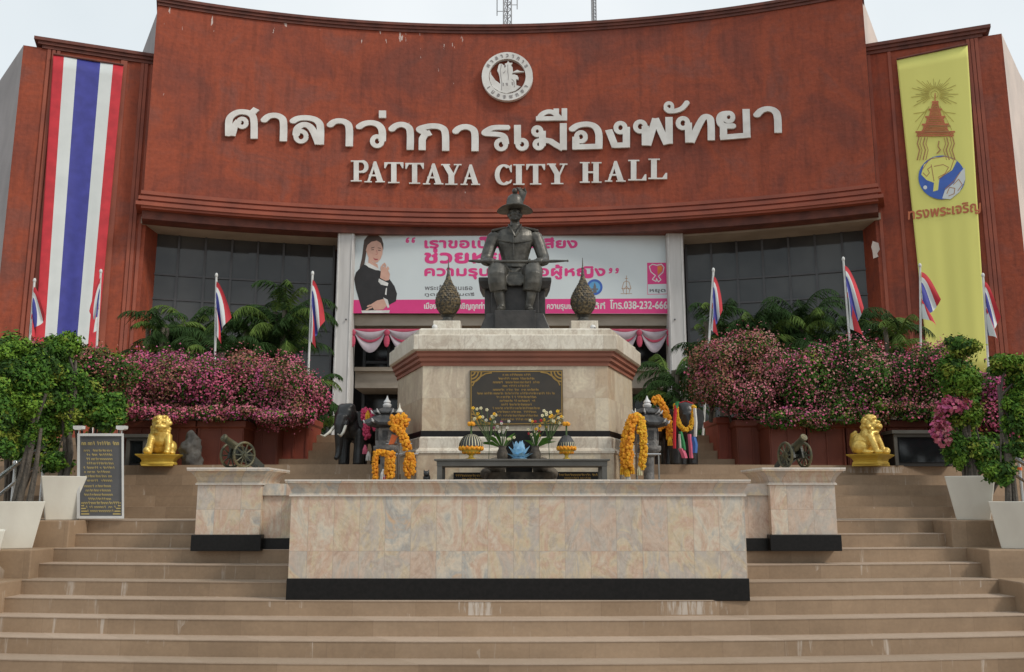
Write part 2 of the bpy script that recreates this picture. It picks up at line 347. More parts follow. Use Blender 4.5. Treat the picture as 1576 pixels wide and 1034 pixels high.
class MB:
    def __init__(s): s.v, s.f, s.m = [], [], []
    def add(s, vs, fs, m=0):
        b = len(s.v); s.v += [tuple(v) for v in vs]; s.f += [tuple(b + i for i in f) for f in fs]; s.m += [m] * len(fs); return s
    def box(s, lo, hi, m=0, M=None):
        x0, y0, z0 = lo; x1, y1, z1 = hi
        vs = [Vector(p) for p in ((x0, y0, z0), (x1, y0, z0), (x1, y1, z0), (x0, y1, z0), (x0, y0, z1), (x1, y0, z1), (x1, y1, z1), (x0, y1, z1))]
        if M: vs = [M @ v for v in vs]
        return s.add(vs, [(0, 3, 2, 1), (4, 5, 6, 7), (0, 1, 5, 4), (1, 2, 6, 5), (2, 3, 7, 6), (3, 0, 4, 7)], m)
    def loft(s, rings, m=0, caps=True, closed=True):
        n = len(rings[0]); b = len(s.v); s.v += [tuple(p) for r in rings for p in r]; F = []
        for i in range(len(rings) - 1):
            for j in range(n if closed else n - 1):
                k = (j + 1) % n; F.append((b + i * n + j, b + i * n + k, b + (i + 1) * n + k, b + (i + 1) * n + j))
        if caps: F += [tuple(b + j for j in range(n))[::-1], tuple(b + (len(rings) - 1) * n + j for j in range(n))]
        s.f += F; s.m += [m] * len(F); return s
    def lathe(s, prof, c=(0, 0, 0), n=24, m=0, sx=1, sy=1, off=0, caps=True):
        return s.loft([[(c[0] + r * sx * cos(2 * pi * (j + off) / n), c[1] + r * sy * sin(2 * pi * (j + off) / n), c[2] + z) for j in range(n)] for r, z in prof], m, caps)
    def tube(s, pts, r, n=8, m=0, caps=True):
        P = [Vector(p) for p in pts]; R = r if isinstance(r, (list, tuple)) else [r] * len(P); rings = []
        up = None
        for i, p in enumerate(P):
            t = (P[min(i + 1, len(P) - 1)] - P[max(i - 1, 0)]); t = t.normalized() if t.length > 1e-9 else Vector((0, 0, 1))
            if up is None: up = t.orthogonal().normalized()
            else:
                up = up - t * up.dot(t); up = up.normalized() if up.length > 1e-6 else t.orthogonal().normalized()
            q = t.cross(up)
            rings.append([p + (up * cos(2 * pi * j / n) + q * sin(2 * pi * j / n)) * R[i] for j in range(n)])
        return s.loft(rings, m, caps)
    def ball(s, c, r, n=12, k=8, m=0, M=None):
        r = r if isinstance(r, (list, tuple)) else (r, r, r); rings = []
        for i in range(k + 1):
            a = -pi / 2 + pi * i / k
            a = max(min(a, pi / 2 - .02), -pi / 2 + .02)
            ring = [Vector((r[0] * cos(a) * cos(2 * pi * j / n), r[1] * cos(a) * sin(2 * pi * j / n), r[2] * sin(a))) for j in range(n)]
            if M: ring = [M @ v for v in ring]
            rings.append([Vector(c) + v for v in ring])
        return s.loft(rings, m)
    def torus(s, c, R, r, M=None, n=24, k=8, m=0):
        b = len(s.v); F = []
        for i in range(n):
            for j in range(k):
                a, q = 2 * pi * i / n, 2 * pi * j / k
                v = Vector(((R + r * cos(q)) * cos(a), (R + r * cos(q)) * sin(a), r * sin(q)))
                if M: v = M @ v
                s.v.append(tuple(Vector(c) + v))
                F.append((b + i * k + j, b + ((i + 1) % n) * k + j, b + ((i + 1) % n) * k + (j + 1) % k, b + i * k + (j + 1) % k))
        s.f += F; s.m += [m] * len(F); return s
    def plate(s, contours, strokes, place, d, m=0):
        """2-D shape extruded: place(x, y, depth) -> point; front at depth d, back at depth 0."""
        V, T = tri2d(contours, strokes)
        if not T: return s
        used = sorted({i for t in T for i in t}); ix = {u: i for i, u in enumerate(used)}; n = len(used)
        vs = [place(*V[u], d) for u in used] + [place(*V[u], 0) for u in used]
        fs = [tuple(ix[i] for i in t) for t in T]
        ec = {}
        for t in fs:
            for a, b in zip(t, t[1:] + t[:1]): ec[(a, b)] = 1
        fs += [(b, a, a + n, b + n) for (a, b) in ec if (b, a) not in ec]
        return s.add(vs, fs, m)
    def grid(s, V, nu, nv, matf):
        b = len(s.v); s.v += [tuple(p) for p in V]
        for j in range(nv):
            for i in range(nu):
                a = b + j * (nu + 1) + i
                s.f.append((a, a + 1, a + nu + 2, a + nu + 1)); s.m.append(matf(i, j))
        return s
    def build(s, name, mats, parent=None, org=(0, 0, 0), smooth=False):
        o = Vector(org)
        me = bpy.data.meshes.new(name)
        me.from_pydata([tuple(Vector(v) - o) for v in s.v], [], s.f)
        if isinstance(mats, str): mats = [mats]
        for k in mats: me.materials.append(MATS[k])
        if any(s.m): me.polygons.foreach_set('material_index', s.m)
        bm = bmesh.new(); bm.from_mesh(me); bmesh.ops.recalc_face_normals(bm, faces=bm.faces)
        if smooth:
            for f in bm.faces: f.smooth = True
            for e in bm.edges:
                if len(e.link_faces) == 2 and e.calc_face_angle(0) > radians(42): e.smooth = False
        bm.to_mesh(me); bm.free(); me.update()
        ob = bpy.data.objects.new(name, me); COL.objects.link(ob); ob.parent = parent
        if parent is None: ob.location = o
        return ob
def bevel(o, w=.01, seg=2):
    md = o.modifiers.new('edge', 'BEVEL'); md.width = w; md.segments = seg; md.limit_method = 'ANGLE'; md.angle_limit = radians(40)
    return o
def fuse(mb, voxel, it=4, fac=.5):
    """Melt overlapping solids into one continuous skin."""
    me = bpy.data.meshes.new('tmp'); me.from_pydata(mb.v, [], mb.f)
    bm = bmesh.new(); bm.from_mesh(me); bmesh.ops.recalc_face_normals(bm, faces=bm.faces); bm.to_mesh(me); bm.free()
    o = bpy.data.objects.new('tmp', me); COL.objects.link(o)
    r = o.modifiers.new('r', 'REMESH'); r.mode = 'VOXEL'; r.voxel_size = voxel
    sm = o.modifiers.new('s', 'SMOOTH'); sm.iterations = it; sm.factor = fac
    dg = bpy.context.evaluated_depsgraph_get(); dg.update()
    m2 = bpy.data.meshes.new_from_object(o.evaluated_get(dg))
    bpy.data.objects.remove(o); bpy.data.meshes.remove(me)
    return m2
def fused(name, mb, m, parent, voxel=.015, it=4, org=(0, 0, 0), fac=.5):
    me = fuse(mb, voxel, it, fac); me.name = name
    me.transform(Matrix.Translation(-Vector(org)))
    me.materials.clear(); me.materials.append(MATS[m]); me.polygons.foreach_set('use_smooth', [True] * len(me.polygons))
    ob = bpy.data.objects.new(name, me); COL.objects.link(ob); ob.parent = parent
    return ob

def font_outlines(text):
    c = bpy.data.curves.new('t', 'FONT'); c.body = text; c.size = 1
    o = bpy.data.objects.new('t', c); COL.objects.link(o)
    dg = bpy.context.evaluated_depsgraph_get(); dg.update()
    cu = o.evaluated_get(dg).to_curve(dg)
    out = []
    for sp in cu.splines:
        P = sp.bezier_points; pts = []
        for i in range(len(P)):
            a, b = P[i], P[(i + 1) % len(P)]
            k = 1 if (a.handle_right_type == 'VECTOR' and b.handle_left_type == 'VECTOR') else 4
            for t in range(k):
                t /= k; q = (1 - t)
                v = a.co * q**3 + a.handle_right * 3 * q * q * t + b.handle_left * 3 * q * t * t + b.co * t**3
                if not pts or hypot(v.x - pts[-1][0], v.y - pts[-1][1]) > 1e-3: pts.append((v.x, v.y))
        if len(pts) > 2 and hypot(pts[0][0] - pts[-1][0], pts[0][1] - pts[-1][1]) < 1e-3: pts.pop()
        if len(pts) > 2: out.append(pts)
    o.evaluated_get(dg).to_curve_clear()
    bpy.data.objects.remove(o); bpy.data.curves.remove(c)
    return out
def text_px(text, x0, x1, ybase, xh, bold=.0, ytilt=0.):
    """Outlines of a line of writing laid from photo x0 to x1, baseline ybase, scaled so an x-height glyph is xh tall."""
    cs = font_outlines(text)
    lo = min(p[0] for c in cs for p in c); hi = max(p[0] for c in cs for p in c)
    kx = (x1 - x0) / (hi - lo); ky = xh / .55
    def T(p): 
        x = x0 + (p[0] - lo) * kx
        return (x, ybase - p[1] * ky + (x - x0) * ytilt)
    con = [[T(p) for p in c] for c in cs]; st = []
    if bold:
        for c in con:
            for a, b in zip(c, c[1:] + c[:1]): st += pen([a, b], bold)
    return con, st

# ------------------------------------------------------------------ ground and stairs (the setting)
RS, TS = .15, .30
D0 = 8.46
def arcdy(x): return (x + .3) ** 2 / 72.
XS = [i * .5 for i in range(-60, 61)]
def stair_steps():
    L = []
    for k in range(-1, 9): L.append((D0 + TS * k, RS * k))             # to the landing at 1.2
    for k in range(5): L.append((12.0 + TS * k, 1.35 + RS * k))         # to the lion deck at 1.95
    for k in range(4): L.append((14.7 + TS * k, 2.10 + RS * k))         # to the plaza at 2.55
    return L
ST = stair_steps()
mb = MB()
zprev = -.30
for i, (y, z) in enumerate(ST):
    ynext = ST[i + 1][0] if i + 1 < len(ST) else 29.5
    nose = .005 if z < 1.25 else .001
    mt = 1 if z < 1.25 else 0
    for a, b in zip(XS, XS[1:]):
        ya, yb = y + arcdy(a), y + arcdy(b)
        na = ynext + (arcdy(a) if i + 1 < len(ST) else 0) + .03; nb = ynext + (arcdy(b) if i + 1 < len(ST) else 0) + .03
        mb.add([(a, ya + nose, zprev), (b, yb + nose, zprev), (b, yb + nose, z - .009), (a, ya + nose, z - .009)], [(0, 1, 2, 3)], 0)
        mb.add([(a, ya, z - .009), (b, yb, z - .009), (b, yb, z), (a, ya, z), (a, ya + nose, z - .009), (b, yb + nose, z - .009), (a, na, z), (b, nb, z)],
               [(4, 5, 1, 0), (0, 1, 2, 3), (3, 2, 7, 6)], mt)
    zprev = z
tag(mb.build('stairs', ['stair_stone', 'tread_stone_lit']), kind='structure')
g = MB(); g.add([(-1500, -1500, -.32), (1500, -1500, -.32), (1500, 1500, -.32), (-1500, 1500, -.32)], [(0, 1, 2, 3)])
tag(g.build('ground', 'ground_stone'), kind='structure')
# side blocks two steps high at both flanks
for sx, lab in ((-1, 'stepped brown stone flank wall under the white planters beside the signboard'), (1, 'stepped brown stone flank wall under the white planters by the steel rail and dark cabinet')):
    b = MB()
    for k in (2, 4, 6, 8):
        y0 = D0 + TS * (k - 2) + .12; x0 = 5.12 if k > 6 else 5.2
        y0 += arcdy(sx * 5.2)
        if k == 2: y0 = D0 + arcdy(sx * 5.2) - .55
        ztop = RS * k + .004
        lo, hi = sorted((sx * (x0 + .01 * (8 - k)), sx * 9.))
        b.box((lo, y0, -.28), (hi, 12.6, ztop))
    o = b.build('flank_wall', 'stair_stone'); bevel(o, .012)
    tag(o, lab, 'wall')

# ------------------------------------------------------------------ marble parapet wall and cannon piers
root = thing('parapet_wall', 'low wall of mottled pink marble tiles with black base in front of the offering table', 'wall', (0.02, 9.45, .45))
OR = root.location
x0, x1 = at(445, 850, 9.45).x, at(1149, 850, 9.45).x
yb = 10.75
mb = MB(); mb.box((x0, 9.45, .66), (x1, yb, 1.49))
mb.build('wall_face', 'wall_marble', root, OR)
mb = MB(); mb.box((x0 - .012, 9.435, .44), (x1 + .012, yb, .66))
bevel(mb.build('base_band', 'black_granite', root, OR), .006)
# stepped black skirting along the two sides
for s, xx in ((-1, x0), (1, x1)):
    q = MB()
    for k in (4, 5): q.box((xx + s * .002 - .012, 9.36 + TS * (k - 3) + .1, RS * k - .2), (xx + s * .002 + .012, 9.66 + TS * (k - 3) + .1, RS * k + .13))
    q.build('skirting', 'black_granite', root, OR)
def coping(mb, xa, xb_, ya, yb_, z0, z1, flare, lip=.016):
    prof = [(.012, z0), (.012, z0 + lip), (.0, z0 + lip), (flare * .25, z0 + (z1 - z0) * .45), (flare * .7, z1 - lip * 2.2), (flare, z1 - lip), (flare + .012, z1 - lip), (flare + .012, z1)]
    mb.loft([[(xa - e, ya - e, z), (xb_ + e, ya - e, z), (xb_ + e, yb_ + e, z), (xa - e, yb_ + e, z)] for e, z in prof])
mb = MB(); coping(mb, x0, x1, 9.45, yb, 1.49, 1.628, .045)
mb.build('coping', 'coping_marble', root, OR)
mb = MB(); mb.box((x0 - .062, 9.388, 1.628), (x1 + .062, yb + .06, 1.645)); mb.build('top_edge', 'edge_marble', root, OR)
mb = MB(); mb.box((x0 - .02, 9.432, 1.476), (x1 + .02, yb + .02, 1.492)); mb.build('lower_edge', 'edge_marble', root, OR)
for s, xx, xo in ((-1, x0, at(385, 800, 10.3).x), (1, x1, at(1200, 800, 10.3).x)):
    a, b = sorted((xx - s * .05, xo))
    q = MB(); q.box((a, 10.38, 1.02), (b, 10.80, 1.49)); q.build('link_wall', 'wall_marble', root, OR)
    q = MB(); q.box((a, 10.36, .88), (b, 10.80, 1.02)); q.build('link_base', 'black_granite', root, OR)
    q = MB(); q.box((a, 10.345, 1.49), (b, 10.83, 1.62)); q.build('link_coping', 'coping_marble', root, OR)

def pier(pxa, pxb, lab):
    xa, xb_ = at(pxa, 800, 10.28).x, at(pxb, 800, 10.28).x
    t = thing('cannon_pier', lab, 'pedestal', ((xa + xb_) / 2, 10.65, .9), group='marble piers carrying cannons'); O = t.location
    q = MB(); q.box((xa, 10.28, 1.06), (xb_, 11.05, 1.62)); bevel(q.build('shaft', 'pier_marble', t, O), .004)
    q = MB(); q.box((xa - .03, 10.25, .885), (xb_ + .03, 11.08, 1.06)); bevel(q.build('base_band', 'black_granite', t, O), .006)
    q = MB(); coping(q, xa, xb_, 10.28, 11.05, 1.62, 1.775, .085); q.build('cap', 'coping_marble', t, O)
    q = MB(); q.box((xa - .10, 10.18, 1.775), (xb_ + .10, 11.15, 1.795)); q.build('cap_edge', 'edge_marble', t, O)
    q = MB(); q.box((xa - .02, 10.26, 1.606), (xb_ + .02, 11.07, 1.622)); q.build('lower_edge', 'edge_marble', t, O)
    return t
P1 = pier(301, 400, 'square marble pier with black base, under the cannon beside the name signboard')
P2 = pier(1187, 1288, 'square marble pier with black base, under the cannon nearest the dark glass cabinet')

# ------------------------------------------------------------------ monument pedestal
MX = .045
mon = thing('monument_pedestal', 'cream marble octagonal pedestal with red band carrying the seated bronze statue', 'pedestal', (MX, 14.1, 1.2))
OM = mon.location
def octa(e, z, f=0):   # e grows the outline
    a, b = 1.245 + e * .9, 1.76 + e
    pts = [(-a, 12.1 - e), (a, 12.1 - e), (b, 13.55 - e * .5), (b, 14.7 + e * .5), (a, 16.1 + e), (-a, 16.1 + e), (-b, 14.7 + e * .5), (-b, 13.55 - e * .5)]
    return [(MX + x, y, z) for x, y in pts]
def zat(py, Y): return at(788, py, Y).z
zb0, zb1 = zat(672, 12.1), zat(663, 12.1)
z_body = zat(563, 12.1); z_red = zat(540, 12.0)
z_c1 = zat(514, 11.95); z_c2 = zat(505, 12.05)
MB().loft([octa(0, zb1 - .02), octa(0, z_body + .02)]).build('body', 'monument_marble', mon, OM)
MB().loft([octa(.012, zb0), octa(.012, zb1)]).build('black_band', 'black_granite', mon, OM)
zl = zat(697, 12.0)
q = MB(); q.loft([octa(.03, zl + .05), octa(.03, zb0 - .02), octa(.014, zb0)]); q.loft([octa(.075, zl), octa(.075, zl + .03), octa(.03, zl + .07)]); q.build('base_moulding', 'monument_white', mon, OM)
q = MB(); q.loft([octa(.06, 1.19), octa(.06, zl)]); q.build('base', 'monument_marble', mon, OM)
q = MB(); h = (z_red - z_body)
for i in range(3): q.loft([octa(.02 + .028 * i, z_body + h * i / 3), octa(.02 + .028 * i, z_body + h * (i + .8) / 3), octa(.035 + .028 * i, z_body + h * (i + .8) / 3), octa(.035 + .028 * i, z_body + h * (i + 1) / 3 + .002)])
q.build('red_band', 'monument_red', mon, OM)
q = MB(); q.loft([octa(.10, z_red + .003), octa(.13, z_red + .02), octa(.13, z_c1 - .01), octa(.12, z_c1)]); bevel(q.build('cornice', 'monument_white', mon, OM), .01)
q = MB(); q.loft([octa(.06, z_c1), octa(.06, z_c2 - .02), octa(.035, z_c2)]); q.build('top_slab', 'monument_white', mon, OM)
ZT = z_c2

def glyph_row(rnd, x0, x1, y, h, pitch):
    """A line of writing too small to read: little upright strokes, bowls and marks above."""
    S = []; x = x0
    while x < x1 - pitch * .6:
        k = rnd.random()
        if k < .12: x += pitch * .7; continue
        w = pitch * .62
        S += pen([(x, y), (x, y - h), (x + w * .8, y - h), (x + w, y - h * .7), (x + w, y)], h * .13) if k < .6 else pen([(x + w, y), (x + w, y - h), (x, y - h * .8)], h * .14)
        if k > .7: S += pen([(x + w * .2, y - h * 1.35), (x + w, y - h * 1.4)], h * .13)
        x += pitch
    return S
# inscription plaque
YP = 12.085
def pl(Y, d0=0.): return lambda x, y, d: at(x, y, Y - d0 - d)
plq = thing('inscription_plaque', 'dark plaque with gold lines of writing and gold corner scrolls on the monument front', 'plaque', at(795, 653, YP))
OP = plq.location
MB().plate([[(723, 655), (867, 653), (866, 569), (723, 570)]], [], pl(12.099), .03).build('panel', 'plaque_dark', plq, OP)
q = MB(); S = []
S += pen([(725, 653), (865, 651.5), (864.5, 571), (725, 572), (725, 653)], .7)
for cx, cy, sx, sy in ((725, 572, 1, 1), (864, 571, -1, 1), (725, 653, 1, -1), (864, 652, -1, -1)):
    for r in (6, 11, 16): S += pen([(cx + sx * r * cos(t), cy + sy * r * sin(t)) for t in [i * pi / 12 for i in range(7)]], 1.2)
    S += pen([(cx + sx * 2, cy + sy * 22), (cx + sx * 5, cy + sy * 16), (cx + sx * 12, cy + sy * 9), (cx + sx * 22, cy + sy * 3), (cx + sx * 32, cy + sy * 1.5)], 1.)
q.plate([], S, pl(12.069), .004); q.build('corner_scroll', 'gold_letter', plq, OP)
rnd = random.Random(4); S = []
for i, wd in enumerate([42, 56, 72, 42, 72, 122, 62, 58, 46, 74, 62, 66, 50]):
    y = 578.5 + i * 5.7; S += glyph_row(rnd, 795 - wd / 2, 795 + wd / 2, y, 2.5, 2.5)
q = MB(); q.plate([], S, pl(12.069), .003); q.build('writing', 'gold_letter', plq, OP)

# ------------------------------------------------------------------ the seated bronze statue
SY = 13.55
stt = thing('statue', 'dark bronze statue of a seated man in plumed hat holding a sword across his knees', 'statue', (MX, SY, ZT))
OS = Vector((0, 0, 0))
zf = at(793, 480, SY - .45).z - ZT         # foot level above the pedestal
def loc(px, py, Y=SY): v = at(px, py, Y); return Vector((v.x - MX, v.y - SY, v.z - ZT))
q = MB()
zs = .10
q.box((-.60, -.62, 0), (.60, .50, zs)); q.loft([[(-.54, -.57, zs), (.54, -.57, zs), (.54, .48, zs), (-.54, .48, zs)], [(-.42, -.50, zf - .03), (.42, -.50, zf - .03), (.42, .45, zf - .03), (-.42, .45, zf - .03)]])
q.box((-.30, -.60, zs), (.30, -.35, zf - .002))
bevel(q.build('plinth', 'dark_bronze', stt), .012)
q = MB(); zk = zf + .54
q.box((-.36, -.20, zf - .03), (.36, .42, zk - .04)); q.box((-.46, -.12, zf - .03), (-.34, .40, zk)); q.box((.34, -.12, zf - .03), (.46, .40, zk))
for s in (-1, 1):
    q.loft([[(s * .40 - .1, -.22, zk - .13), (s * .40 + .1, -.22, zk - .13), (s * .40 + .1, .40, zk - .13), (s * .40 - .1, .40, zk - .13)], [(s * .43 - .12, -.25, zk - .02), (s * .43 + .12, -.25, zk - .02), (s * .43 + .12, .42, zk - .02), (s * .43 - .12, .42, zk - .02)], [(s * .43 - .12, -.25, zk + .04), (s * .43 + .12, -.25, zk + .04), (s * .43 + .12, .42, zk + .04), (s * .43 - .12, .42, zk + .04)]])
bevel(q.build('throne', 'dark_bronze', stt), .015)
Z = lambda z: zf + float(np.interp(z, [-1, 0, .70, 1.15, 3.15], [-1.16, 0, .80, 1.42, 3.42]))
q = MB()
# torso
def ell(z, rx, ry, y, n=16): return [(rx * cos(2 * pi * j / n), y + ry * sin(2 * pi * j / n), Z(z)) for j in range(n)]
q.loft([ell(.46, .20, .17, .16), ell(.58, .225, .18, .15), ell(.70, .19, .15, .14), ell(.76, .182, .145, .135), ell(.85, .20, .155, .13), ell(.97, .245, .17, .12), ell(1.07, .275, .16, .12), ell(1.14, .27, .125, .13), ell(1.19, .16, .10, .125), ell(1.22, .075, .08, .115), ell(1.30, .065, .075, .10)])
for s in (-1, 1):
    q.tube([(s * .25, .13, Z(1.11)), (s * .30, .13, Z(1.07)), (s * .355, .11, Z(.95)), (s * .40, .06, Z(.82)), (s * .405, .0, Z(.77)), (s * .375, -.12, Z(.735)), (s * .345, -.22, Z(.715))], [.085, .098, .092, .086, .08, .07, .058], 12)
    # legs: thigh, breeches gathered below the knee, boot
    q.tube([(s * .12, .14, Z(.55)), (s * .17, 0, Z(.575)), (s * .22, -.20, Z(.59)), (s * .245, -.31, Z(.575)), (s * .245, -.37, Z(.50)), (s * .24, -.36, Z(.40)), (s * .225, -.34, Z(.30))], [.14, .145, .142, .138, .13, .128, .118], 14)
    q.torus((s * .222, -.338, Z(.315)), .098, .026, n=16)
    q.tube([(s * .222, -.338, Z(.30)), (s * .205, -.335, Z(.20)), (s * .185, -.33, Z(.10)), (s * .18, -.33, Z(.04))], [.076, .070, .056, .055], 12)
    q.tube([(s * .18, -.30, Z(.04)), (s * .185, -.38, Z(.05)), (s * .20, -.47, Z(.035)), (s * .207, -.53, Z(.025))], [.05, .058, .05, .03], 10)
# tunic skirt lap between the thighs
q.loft([[(-.17, -.05, Z(.62)), (.17, -.05, Z(.62)), (.17, .12, Z(.66)), (-.17, .12, Z(.66))], [(-.19, -.24, Z(.58)), (.19, -.24, Z(.58)), (.2, -.1, Z(.56)), (-.2, -.1, Z(.56))], [(-.17, -.30, Z(.48)), (.17, -.30, Z(.48)), (.16, -.2, Z(.46)), (-.16, -.2, Z(.46))], [(-.09, -.30, Z(.38)), (.09, -.30, Z(.38)), (.08, -.24, Z(.38)), (-.08, -.24, Z(.38))]])
# head, face
H = Vector((0, .06, Z(1.40)))
q.ball(H, (.098, .118, .135), 18, 12); q.ball(H + Vector((0, -.035, -.075)), (.07, .075, .062), 12, 8)
q.ball(H + Vector((0, -.118, -.02)), (.019, .024, .034), 8, 6); q.ball(H + Vector((0, -.112, -.008)), (.014, .02, .03), 8, 6)
for s in (-1, 1):
    q.ball(H + Vector((s * .098, .01, -.015)), (.014, .026, .036), 8, 6)
    q.ball(H + Vector((s * .04, -.096, .024)), (.032, .018, .012), 8, 6)
    q.ball(H + Vector((s * .052, -.082, -.03)), (.032, .024, .026), 8, 6)
q.ball(H + Vector((0, -.104, -.066)), (.032, .014, .008), 8, 6); q.ball(H + Vector((0, -.10, -.078)), (.026, .014, .009), 8, 6); q.ball(H + Vector((0, -.095, -.112)), (.026, .02, .02), 8, 6)
# hands closed on the sword: palm, four fingers, thumb
zsw = .70
for s in (-1, 1):
    q.ball((s * .335, -.262, Z(zsw + .028)), (.052, .055, .03), 12, 8)
    for i in range(4):
        x = s * (.298 + .026 * i); l = (.0, .006, .004, -.006)[i]
        q.tube([(x, -.285, Z(zsw + .042)), (x, -.325 - l, Z(zsw + .034)), (x, -.345 - l, Z(zsw - .002)), (x, -.325, Z(zsw - .03))], [.0135, .013, .012, .01], 7)
    q.tube([(s * .285, -.25, Z(zsw + .03)), (s * .262, -.285, Z(zsw + .025)), (s * .258, -.315, Z(zsw + .004))], [.017, .014, .011], 7)
body = fused('body', q, 'bronze', stt, .0095, 3)
# clothing relief
q = MB()
q.torus((0, .137, Z(.735)), 1, .032, Matrix.Diagonal((.195, .158, 1)).to_3x3() if False else None, n=4) if False else None
q.loft([ell(.70, .205, .165, .138, 24), ell(.77, .202, .163, .134, 24)]); q.box((-.055, -.045, Z(.695)), (.055, -.02, Z(.775)))
bevel(q.build('belt', 'bronze', stt, smooth=True), .006)
q = MB()
for s in (-1, 1): q.tube([(s * .085, .06, Z(1.225)), (s * .07, -.02, Z(1.17)), (s * .03, -.055, Z(1.09)), (0, -.062, Z(1.045))], .016, 6)
q.tube([(-.02, -.06, Z(1.05)), (-.02, -.065, Z(.95)), (-.015, -.045, Z(.78))], .01, 6)
q.tube([(-.23, .02, Z(1.02)), (-.12, -.05, Z(.985)), (0, -.068, Z(.965)), (.12, -.05, Z(.985)), (.23, .02, Z(1.02))], .012, 6)
q.build('collar', 'bronze', stt, smooth=True)
for s in (-1, 1):
    q = MB(); q.loft([[(s * .13, .05, Z(1.165)), (s * .33, .05, Z(1.12)), (s * .33, .18, Z(1.12)), (s * .13, .18, Z(1.165))], [(s * .13, .04, Z(1.195)), (s * .335, .04, Z(1.147)), (s * .335, .19, Z(1.147)), (s * .13, .19, Z(1.195))]])
    bevel(q.build('epaulette', 'bronze', stt), .012)
HC = (0, .06, Z(1.46))
q = MB(); n = 32
prof = [(.11, .0), (.20, -.004), (.272, .012), (.282, .026), (.274, .034), (.2, .022), (.130, .03), (.137, .09), (.130, .165), (.106, .225), (.06, .258), (.015, .266)]
rings = []
for r, z in prof:
    rings.append([(HC[0] + r * cos(2 * pi * j / n), HC[1] + r * .98 * sin(2 * pi * j / n), HC[2] + z - (.045 * cos(2 * pi * j / n) ** 2 * max(0, r - .15) / .13)) for j in range(n)])
q.loft(rings); q.torus((HC[0], HC[1], HC[2] + .045), .128, .014, n=28)
hat = q.build('hat', 'bronze', stt, smooth=True)
q = MB(); rnd = random.Random(8)
for i in range(14):
    a = rnd.uniform(-1, 1)
    q.tube([(.085 + .02 * a, .0 + .05 * rnd.random(), HC[2] + .09), (.12 + .02 * a, .03, HC[2] + .20), (.125 + .05 * a, .03 + .03 * a, HC[2] + .29 + .03 * rnd.random()), (.09 + .07 * a, .0, HC[2] + .33 + .03 * rnd.random())], [.018, .026, .022, .006], 6)
q.ball((0, .02, HC[2] + .30), (.045, .05, .05))
q.build('plume', 'bronze', hat, smooth=True)
q = MB(); zz = Z(zsw)
q.tube([(-.70, -.325, zz + .012), (-.55, -.325, zz + .005), (-.2, -.325, zz), (.2, -.325, zz - .002), (.60, -.325, zz + .006), (.78, -.325, zz + .012)], [.014, .03, .026, .028, .024, .012], 10)
q.torus((.22, -.325, zz), .034, .014, Matrix.Rotation(pi / 2, 3, 'Y'), n=14); q.ball((.79, -.325, zz + .012), .018); q.torus((-.5, -.325, zz), .03, .008, Matrix.Rotation(pi / 2, 3, 'Y'), n=14)
q.build('sword', 'bronze', stt, smooth=True)

for o_ in stt.children:
    if o_.name.split('.')[0] in ('body', 'belt', 'collar', 'epaulette'): o_.data.transform(Matrix.Diagonal((1.1, 1, 1, 1)))
# ------------------------------------------------------------------ lotus bud ornaments and spot lights on the pedestal
def lotus(px, lab):
    base = at(px, 503, 13.2); x = base.x
    t = thing('lotus_bud_finial', lab, 'ornament', (x, 13.2, ZT), group='bronze lotus buds flanking the statue')
    q = MB(); q.box((-.20, -.2, -.01), (.20, .2, zat(493, 13.0) - ZT)); z0 = zat(493, 13.0) - ZT
    bevel(q.build('block', 'monument_white', t), .012)
    q = MB(); q.lathe([(.13, z0), (.13, z0 + .03), (.075, z0 + .05), (.075, z0 + .08), (.11, z0 + .11)], n=20); q.build('foot', 'bronze', t, smooth=True)
    q = MB(); pr = [(.06, .10), (.115, .14), (.16, .21), (.182, .29), (.176, .37), (.148, .45), (.105, .53), (.066, .60), (.040, .67), (.024, .75)]
    rings = []; n = 40
    for i, (r, z) in enumerate(pr): rings.append([(r * (1 + .02 * (-1) ** (j + i)) * cos(2 * pi * j / n), r * (1 + .02 * (-1) ** (j + i)) * sin(2 * pi * j / n), z0 + z) for j in range(n)])
    q.loft(rings)
    for i in range(1, 15):          # rows of small pointed petals
        z = .12 + .036 * i; r = np.interp(z, [p[1] for p in pr], [p[0] for p in pr]); r2 = np.interp(z + .03, [p[1] for p in pr], [p[0] for p in pr])
        for j in range(20):
            a = 2 * pi * (j + .5 * (i % 2)) / 20; w = pi / 20 * .9
            q.add([(r * 1.01 * cos(a - w), r * 1.01 * sin(a - w), z0 + z), (r * 1.07 * cos(a), r * 1.07 * sin(a), z0 + z + .006), (r * 1.01 * cos(a + w), r * 1.01 * sin(a + w), z0 + z), (r2 * 1.07 * cos(a), r2 * 1.07 * sin(a), z0 + z + .036)], [(0, 1, 3), (1, 2, 3)])
    q.build('bud', 'lotus_bronze', t)
    q = MB(); q.tube([(0, 0, z0 + .72), (0, 0, z0 + .80), (0, 0, z0 + .86), (0, 0, z0 + 1.0)], [.028, .018, .010, .004], 8); q.torus((0, 0, z0 + .84), .014, .008, n=12); q.build('spire', 'bronze', t, smooth=True)
    return t
L1 = lotus(689, 'carved bronze lotus bud on white block, nearer the poster woman')
x2 = at(898, 503, 13.2).x
copy_thing(L1, (x2, 13.2, ZT), 0, 'carved bronze lotus bud on white block, in front of the blue round logo')
